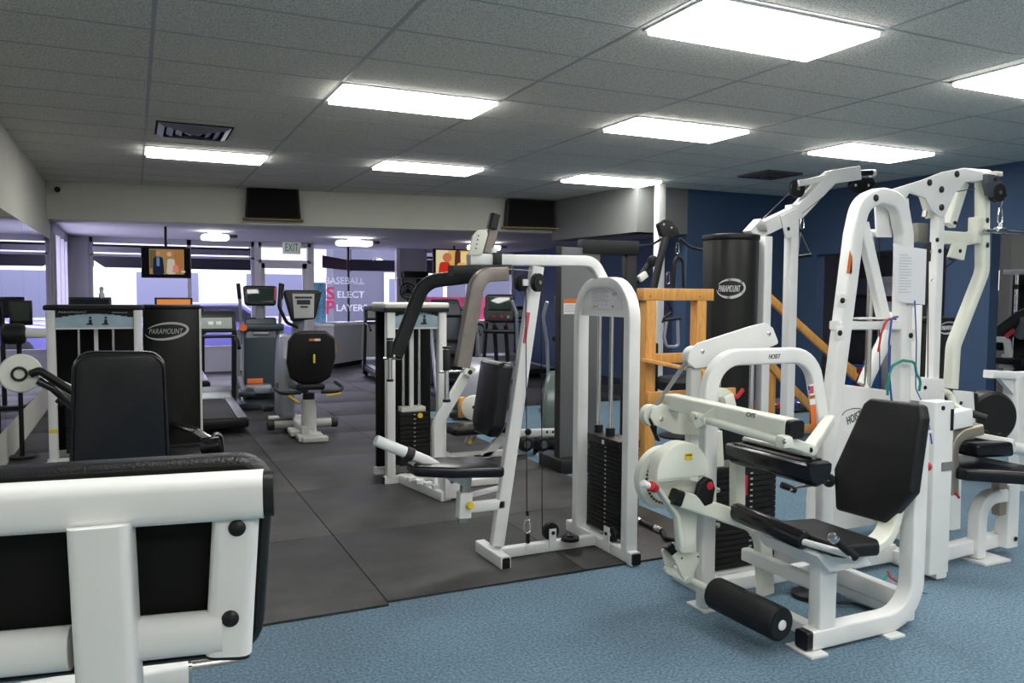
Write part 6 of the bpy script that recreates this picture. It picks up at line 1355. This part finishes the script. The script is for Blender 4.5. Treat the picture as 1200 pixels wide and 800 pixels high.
def bike():
    t = thing('exercise_bike', 'recumbent exercise bike with black backrest and grey post, on the mats near the door', 'exercise bike')
    obj('base_plate', one(box, (0, .12, .03), (.26, .30, .05), None, .008), BIKEG, t); obj('base_step', one(box, (-.06, .34, .055), (.24, .3, .05), None, .008), BIKEG, t)
    obj('foot_plate', one(box, (.03, -.03, .03), (.25, .12, .05), None, .008), BIKEG, t)
    obj('seat_post', one(lathe, (0, .18, .05), (0, 0, 1), [(0, .10), (.02, .085), (.06, .078), (.36, .075)], 24), BIKEG, t)
    obj('post_collar', one(cyl, (0, .18, .40), (0, .18, .47), .06), BLACK, t)
    obj('cross_tube', one(tube, [(-.33, .62, .09), (.33, .62, .09)], .045), BIKEG, t)
    for s in (-1, 1): obj('rubber_end', one(cyl, (s*.30, .62, .09), (s*.37, .62, .09), .055, bev=.01), RUBBER, t)
    obj('seat_pan', one(prism, [V((-.14, .0, .52)), V((.14, .0, .52)), V((.18, .45, .50)), V((-.18, .45, .50))], V((0, 0, .06)), .02, .04), BLACK, t)
    # backrest: rounded shield shape
    o = [(-.20, .64), (-.235, .80), (-.22, 1.02), (-.15, 1.12), (.15, 1.12), (.235, 1.05), (.25, .85), (.20, .64), (.10, .58), (-.10, .58)]
    b = obj('backrest', one(prism, [V((x, .02-.12*(z-.6), z)) for x, z in o], V((0, .11, .0)), .035, .05), BLACK, t)
    obj('orange_badge', one(box, (.03, -.045, 1.03), (.11, .01, .026), None, .003), ORANGE, b); obj('white_badge', one(box, (.06, -.048, 1.03), (.06, .01, .02), None, .003), PAPER, b)
    obj('yellow_mark', one(box, (.03, -.02, .84), (.02, .01, .09), None, .003), YELLOW, b)
    for s in (-1, 1): obj('side_handle', one(tube, [(s*.10, .02, .50), (s*.29, .0, .50), (s*.33, .1, .53), (s*.30, .32, .56)], .02, .06), BLACKM, t)
    obj('yellow_lever', one(tube, [(.15, .0, .46), (.30, .0, .48)], .012), YELLOW, t); obj('yellow_lever', one(tube, [(-.12, .0, .40), (-.22, .0, .47)], .012), YELLOW, t)
    obj('housing', one(prism, [V((-.24, .55, .15)), V((-.24, 1.2, .12)), V((-.24, 1.15, .65)), V((-.24, .95, 1.0)), V((-.24, .75, 1.08)), V((-.24, .62, .8))], V((.16, 0, 0)), .04, .08), SILVER, t)
    obj('rail', one(rect, [(-.02, .1, .10), (-.10, 1.3, .12)], .12, .08, (1, 0, 0), 0, .02), BIKEG, t)
    obj('front_foot', one(tube, [(-.30, 1.25, .06), (.2, 1.25, .06)], .04), BIKEG, t)
    obj('mast', one(tube, [(-.05, .9, .8), (-.02, .72, 1.22)], .065), SILVER, t)
    c = obj('console', one(prism, [V((-.11, .60, 1.19)), V((.14, .60, 1.22)), V((.22, .62, 1.53)), V((-.20, .62, 1.53))], V((0, .09, 0)), .02, .03), BLACK, t)
    f = obj('faceplate', one(prism, [V((-.085, .597, 1.23)), V((.12, .597, 1.23)), V((.13, .614, 1.49)), V((-.10, .614, 1.49))], V((0, -.006, 0)), .002), mat('faceplate_grey', (.50, .51, .50), .4), c)
    obj('display', one(box, (.015, .600, 1.40), (.14, .008, .05), None, .002), INK, f); obj('display', one(box, (.015, .603, 1.45), (.18, .008, .022), None, .002), INK, f); obj('display', one(box, (.02, .597, 1.35), (.08, .008, .018), None, .002), INK, f)
    obj('handlebar', one(tube, [(-.02, .72, 1.12), (-.16, .62, 1.18), (-.24, .60, 1.35), (-.22, .62, 1.60)], .018, .08), BLACK, t)
    for s in (-1, 1): obj('pedal', one(box, (-.16+s*.2, .8+s*.1, .34+s*.08), (.1, .16, .05), None, .01), BLACK, t)
    return t
B = bike(); put(B, 1.60, 8.18, -.05)
def elliptical(label, shell, cm=None):
    t = thing('elliptical_trainer', label, 'elliptical trainer')
    obj('base', one(box, (0, .8, .05), (.5, 1.9, .07), None, .02), BLACKM, t)
    pts = [V((-.17, .32+.42*math.cos(math.radians(a)), .10+.62*math.sin(math.radians(a)))) for a in range(180, -1, -12)]
    obj('drive_housing', one(prism, pts, V((.34, 0, 0)), .05), shell, t)
    obj('drive_disc', one(cyl, (-.175, .32, .36), (-.21, .32, .36), .2, n=30, bev=.01), mat('disc_dark', (.04, .045, .05), .35), t); obj('drive_disc', one(cyl, (.175, .32, .36), (.21, .32, .36), .2, n=30, bev=.01), mat('disc_dark', (.04, .045, .05), .35), t)
    obj('front_cover', one(prism, [V((-.12, 1.3, .08)), V((-.12, 1.75, .08)), V((-.12, 1.6, .55)), V((-.12, 1.42, .6))], V((.24, 0, 0)), .03, .05), shell, t)
    for x in (-.09, .07): obj('mast', one(rect, [(x, 1.5, .4), (x, 1.32, 1.08)], .05, .06, (1, 0, 0), 0, .015), BLACKM, t)
    obj('grip_bar', one(tube, [(-.22, 1.25, 1.0), (.22, 1.25, 1.0)], .03), BLACK, t)
    c = obj('console', one(prism, [V((-.19, 1.17, 1.13)), V((.22, 1.17, 1.13)), V((.17, 1.30, 1.50)), V((-.22, 1.30, 1.50))], V((0, .08, 0)), .03, .05), BLACK, t)
    obj('display', one(prism, [V((-.15, 1.212, 1.30)), V((.16, 1.212, 1.30)), V((.14, 1.268, 1.46)), V((-.17, 1.268, 1.46))], V((0, -.012, 0)), .003), mat('glassy_screen', (.02, .035, .03), .08), c)
    for x, m in ((-.05, RED), (.05, RED), (.14, SILVER)): obj('button', one(cyl, (x, 1.185, 1.2), (x, 1.170, 1.195), .018), m, c)
    for s in (-1, 1):
        obj('swing_handle', one(tube, [(s*.26, 1.3, .35), (s*.27, 1.15, .95), (s*.30, 1.0, 1.25), (s*.25, .95, 1.42)], .02, .1), SILVER, t)
        obj('pedal_arm', one(rect, [(s*.24, 1.3, .30), (s*.24, .40, .30)], .05, .05, (1, 0, 0)), SILVER, t); obj('pedal', one(box, (s*.20, .85, .36), (.17, .38, .06), None, .02), BLACK, t)
    return t
E1 = elliptical('silver housed elliptical trainer with black console, seen behind the chest machine backrest', SILVER); put(E1, 3.67, 8.95, -.68)
E2 = elliptical('green grey housed elliptical trainer between the slanted white post and the grey tower', GREENG); put(E2, 3.78, 6.95, -.6)
def step_mill():
    t = thing('stair_climber', 'black and silver stair climber with slanting rails behind the taupe arm', 'stair climber')
    for s in (-1, 1):
        obj('frame', one(rect, [(s*.30, 0, .03), (s*.28, .55, 1.2)], .05, .08, (1, 0, 0), 0, .02), BLACKM if s > 0 else SILVER, t)
        obj('handrail', one(tube, [(s*.32, .55, 1.15), (s*.32, .1, 1.02), (s*.32, -.1, .9)], .022, .1), SLATE, t)
    for k in range(4): obj('step', one(box, (0, .18+.16*k, .22+.19*k), (.5, .24, .05), None, .01), BLACK, t)
    obj('base', one(box, (0, .45, .05), (.7, 1.1, .09), None, .02), SLATE, t)
    obj('console', one(prism, [V((-.26, .58, 1.16)), V((.26, .58, 1.16)), V((.22, .68, 1.42)), V((-.22, .68, 1.42))], V((0, .08, 0)), .03, .04), SLATE, t)
    obj('motor_cover', one(prism, [V((-.27, .5, .1)), V((-.27, 1.0, .1)), V((-.27, .9, 1.15)), V((-.27, .65, 1.18))], V((.54, 0, 0)), .02, .05), SLATE, t)
    return t
SM = step_mill(); put(SM, 4.3, 11.1, -.1)
# objects on the window shelf right of the bay
sh = thing('wall_shelf', 'thin shelf on the grey pier beside the red picture television', 'shelf', (5.7, 16.9, 1.9))
a = py(465, 325, 16.9); b = py(530, 324, 16.9)
obj('board', one(bx, a.x, b.x, 16.82, 17.08, a.z-.02, a.z), STEEL, sh); obj('bracket', one(bx, a.x+.1, a.x+.13, 16.85, 17.08, a.z-.18, a.z-.02), BLACKM, sh); obj('bracket', one(bx, a.x+.5, a.x+.53, 16.85, 17.08, a.z-.18, a.z-.02), BLACKM, sh)
c = py(485, 320, 16.9); bxm = thing('stereo', 'black stereo box on the thin shelf beside the television', 'stereo', (c.x+.1, 16.9, a.z)); obj('case', one(bx, c.x-.25, c.x+.32, 16.84, 17.02, a.z, a.z+.14, .01), BLACK, bxm); obj('display', one(bx, c.x-.1, c.x+.2, 16.836, 16.842, a.z+.05, a.z+.09), mat('glassy_screen', (.02, .035, .03), .08), bxm)
f_ = thing('fan', 'round black desk fan on the sill above the white capped tower', 'fan', (py(478, 345, 17.02).x, 17.02, .92)); c = py(478, 341, 17.02)
obj('cage', one(ring, c, (0, 1, 0), .17, .014), BLACK, f_); obj('cage', one(ring, c, (0, 1, 0), .10, .008), BLACK, f_); obj('motor', one(cyl, c-V((0, .05, 0)), c+V((0, .06, 0)), .05, bev=.01), BLACK, f_)
for k in range(3):
    an = math.radians(90+120*k); d = V((math.cos(an), 0, math.sin(an))); e = V((-math.sin(an), 0, math.cos(an))); obj('blade', one(prism, [c+d*.04-e*.02, c+d*.14-e*.05, c+d*.15+e*.03, c+d*.05+e*.02], V((0, .006, 0))), GREYP, f_)
obj('stand', one(tube, [c-V((0, 0, .17)), V((c.x, 17.02, .93))], .012), BLACK, f_); obj('stand_base', one(cyl, (c.x, 17.02, .92), (c.x, 17.02, .94), .05), BLACK, f_)
for j, (x, m, lab) in enumerate(((470, GREYP, 'grey round canister on the sill, left of the pair behind the white cap'), (486, GREYP, 'grey round canister on the sill, right of the pair behind the white cap'))):
    c = py(x, 360, 16.6); o = obj('canister', one(lathe, (c.x, 16.83, .92), (0, 0, 1), [(0, .10), (.02, .13), (.22, .13), (.30, .09), (.32, .03)], 22), m); tag(o, lab, 'canister')
# small monitors and boxes seen over the left towers
for x0, x1, y0, y1, Yy, lab, scr in ((80, 131, 348, 372, 12.0, 'dark cardio screen seen above the placard tower at left', (.01, .012, .014)), (181, 226, 348.5, 372, 12.6, 'small screen with orange picture above the flat black shroud', (.75, .26, .07))):
    a = py(x0, y0, Yy); b = py(x1, y1, Yy); t = thing('cardio_screen', lab, 'screen', ((a.x+b.x)/2, Yy, 0))
    obj('case', one(bx, a.x, b.x, Yy, Yy+.06, b.z, a.z, .01), BLACK, t); obj('screen', one(bx, a.x+.03, b.x-.03, Yy-.003, Yy+.002, b.z+.04, a.z-.025), emis('screen_glow', scr, .9), t); obj('pole', one(rect, [V(((a.x+b.x)/2, Yy+.05, .02)), V(((a.x+b.x)/2, Yy+.05, a.z-.1))], .05, .08, (1, 0, 0)), BLACKM, t); obj('base', one(bx, (a.x+b.x)/2-.25, (a.x+b.x)/2+.25, Yy-.15, Yy+.25, .013, .06, .01), BLACKM, t)
a = py(119, 352, 11.96); o = obj('spray_bottle', one(lathe, (a.x, 12.03, py(119, 349, 12).z), (0, 0, 1), [(0, .035), (.05, .035), (.07, .02), (.10, .02), (.12, .03), (.15, .012)], 14), mat('pale_green_plastic', (.5, .62, .45), .4)); tag(o, 'pale green spray bottle standing on top of the dark cardio screen', 'bottle')
# ================================================================== ROOM BEHIND THE FIRST OPENING
LIL = mat('lilac_panel', (.22, .20, .28), .6); DG = mat('dark_grey_panel', (.07, .07, .085), .6)
t = thing('storage_cabinet', 'dark lilac cabinet with wide drawers seen through the looped white frame', 'cabinet', (10.5, 7.6, 0))
XX = 10.6; g = lambda x, y: px(x, y, XX)
yl = px(985, 350, XX).y; yr = px(1062, 350, XX).y
zs = [px(1030, v, XX).z for v in (303, 325, 345, 372, 388, 424, 446)]
obj('body', one(bx, XX+.01, XX+.6, min(yl, yr), max(yl, yr), 0, zs[0]+.1), DG, t)
for za, zb, m, n_ in ((zs[0]+.05, zs[1], DG, 'drawer'), (zs[1]-.01, zs[2], LIL, 'shelf_panel'), (zs[2]-.01, zs[4]+.02, DG, 'drawer'), (zs[4], zs[5], DG, 'drawer'), (zs[5]-.02, .1, mat('navy_panel', (.03, .045, .12), .6), 'drawer')):
    f = obj(n_, one(bx, XX-.012, XX+.008, min(yl, yr)+.01, max(yl, yr)-.01, zb, za, .004), m, t)
    if n_ == 'drawer': obj('handle', one(bx, XX-.03, XX-.014, (yl+yr)/2-.3, (yl+yr)/2+.3, za-.04, za-.025), BLACK, f)
a = px(1030, 332, 10.1); b = px(1053, 372, 10.1)
t = thing('white_dispenser', 'white box with a small dark window seen behind the looped white frame', 'appliance', (10.2, (a.y+b.y)/2, 0))
obj('body', one(bx, 10.1, 10.4, min(a.y, b.y), max(a.y, b.y), 0, a.z, .01), mat('appliance_white', (.75, .75, .80), .4), t); q = px(1041, 350, 10.1); obj('window', one(bx, 10.094, 10.1, q.y-.06, q.y+.05, q.z-.04, q.z+.04), mat('dark_red_window', (.10, .02, .03), .3), t)
obj('lid', one(bx, 10.08, 10.42, min(a.y, b.y)-.01, max(a.y, b.y)+.01, a.z, a.z+.10, .01), PAPER, t)
for k, (x, y, c, lab) in enumerate(((994, 432, (.02, .08, .30), 'blue box on the low shelf behind the wooden rack, left one'), (1006, 436, (.35, .03, .05), 'dark red box behind the wooden rack'), (1015, 428, (.03, .12, .35), 'blue box beside the dark red box behind the wooden rack'))):
    q = px(x, y, 9.5); o = obj('storage_box', one(bx, 9.5, 9.75, q.y-.06, q.y+.06, 0, q.z+.06, .01), mat('box_%d' % k, c, .5)); tag(o, lab, 'box')
# ================================================================== FAR RIGHT: ROOM BEYOND THE WIDE OPENING
g = lambda x, y, X_=9.6: px(x, y, X_)
t = thing('pec_machine', 'dark exercise machine with a red label and white frame beyond the wide opening', 'exercise machine', (9.7, 5.2, 0))
obj('arm_pad', one(rect, [g(1166, 405), g(1178, 388), g(1200, 372), g(1215, 366)], .16, .20, (1, 0, 0), .1, .06), VINYL, t)
obj('pulley_cover', one(cyl, g(1202, 384), g(1202, 384)+V((-.08, .02, 0)), .14, n=28, bev=.02), GREYP, t)
l = obj('red_label', one(prism, [g(x, y, 9.49) for x, y in ((1177, 392), (1188, 384), (1190, 389), (1180, 397))], V((-.004, 0, 0))), RED, t)
obj('frame', one(rect, [g(1160, 397, 9.5), g(1180, 398, 9.5), g(1182, 412, 9.5), V((9.5, g(1182, 412, 9.5).y, .05))], .06, .07, (1, 0, 0), .05), WHITE, t)
obj('seat', one(box, g(1190, 423, 9.5), (.3, .35, .08), None, .02), VINYL, t); obj('base', one(bx, 9.3, 9.9, g(1200, 400).y-.4, g(1165, 400).y, 0, .08, .01), BLACKM, t)
obj('weight_stack', one(bx, 9.7, 9.95, g(1200, 400).y-.1, g(1172, 400).y-.1, .08, 1.1, .01), CAST, t); obj('white_bracket', one(prism, [g(x, y, 9.45) for x, y in ((1170, 430), (1174, 415), (1178, 416), (1186, 433))], V((.05, 0, 0)), .004), CREAM, t)
obj('upper_post', one(tube, [V((9.75, g(1168, 380, 9.75).y, .05)), g(1164, 346, 9.75)], .03), BLACKM, t)
t = thing('cable_tower', 'black tower with chrome rods at the right edge, beyond the wide opening', 'exercise machine', (10.4, 4.9, 0))
a = g(1181, 318, 10.3); obj('top_bar', one(bx, 10.2, 10.3, a.y-1.0, a.y, a.z-.04, a.z+.02, .006), PAPER, t); obj('column', one(bx, 10.32, 10.6, a.y-1.0, a.y-.05, 0, a.z-.04, .02), BLACKM, t); obj('rod', one(tube, [V((10.25, g(1192, 330, 10.25).y, .1)), V((10.25, g(1192, 330, 10.25).y, a.z-.04))], .03), CHROME, t); obj('collar', one(cyl, V((10.25, g(1192, 330, 10.25).y, 1.62)), V((10.25, g(1192, 330, 10.25).y, 1.68)), .05), BLACK, t)
a = g(1163, 318, 13.2); b = g(1168, 336, 13.2); t = struct('window_6', one(bx, 14.38, 14.40, px(1163, 318, 14.38).y-.28, px(1163, 318, 14.38).y, px(1163, 340, 14.38).z, px(1163, 317, 14.38).z), emis('far_window_glow', (1, 1, 1), 2.5))
# grey column of that room
o = struct('trim_4', one(bx, 12.2, 12.6, px(1185, 300, 12.2).y, px(1172, 300, 12.2).y, 0, ZC), mat('column_grey', (.30, .30, .29), .8))
# white bench frame at the right edge
t = thing('white_bench', 'white bench frame with rolled white handle at the right edge of the photo', 'exercise machine', (5.6, 3.9, 0)); Y = 4.0; g = lambda x, y, yy=Y: py(x, y, yy)
obj('top_rail', one(rect, [g(1158, 438), g(1195, 440), V((g(1195, 440).x+.7, Y, g(1195, 440).z))], .08, .06, (0, 1, 0)), WHITE, t)
obj('leg', one(rect, [g(1190, 440), V((g(1196, 520).x, Y, 0.0))], .09, .10, (0, 1, 0)), WHITE, t); obj('leg', one(rect, [g(1190, 440)+V((.7, 0, 0)), V((g(1196, 520).x+.7, Y, 0.0))], .09, .10, (0, 1, 0)), WHITE, t)
obj('gusset', one(prism, [g(x, y, Y-.02) for x, y in ((1170, 441), (1188, 441), (1188, 462))], V((0, .04, 0)), .003), WHITE, t)
obj('rolled_handle', one(tube, [g(1184, 524, Y-.3), g(1210, 528, Y-.3)], .045), WHITE, t); obj('handle_bracket', one(rect, [g(1205, 526, Y-.3), g(1205, 526, Y)+V((0, 0, 0))], .05, .05, (0, 0, 1)), WHITE, t); obj('yellow_bar', one(tube, [g(1178, 494, Y+.2), g(1192, 496, Y+.05)], .018), YELLOW, t)

# round stool seen through the wooden stand
q = py(800, 445, 6.9); t = thing('round_stool', 'round black padded stool seen through the wooden stand', 'stool', (q.x+.05, 7.0, 0))
obj('seat', one(lathe, (q.x+.05, 7.0, q.z-.12), (0, 0, 1), [(0, .22), (.03, .27), (.10, .27), (.14, .23), (.15, .05)], 32), VINYL, t)
obj('stem', one(cyl, (q.x+.05, 7.0, .04), (q.x+.05, 7.0, q.z-.12), .03), CHROME, t); obj('base', one(lathe, (q.x+.05, 7.0, 0), (0, 0, 1), [(0, .22), (.02, .22), (.04, .05)], 28), BLACKM, t)
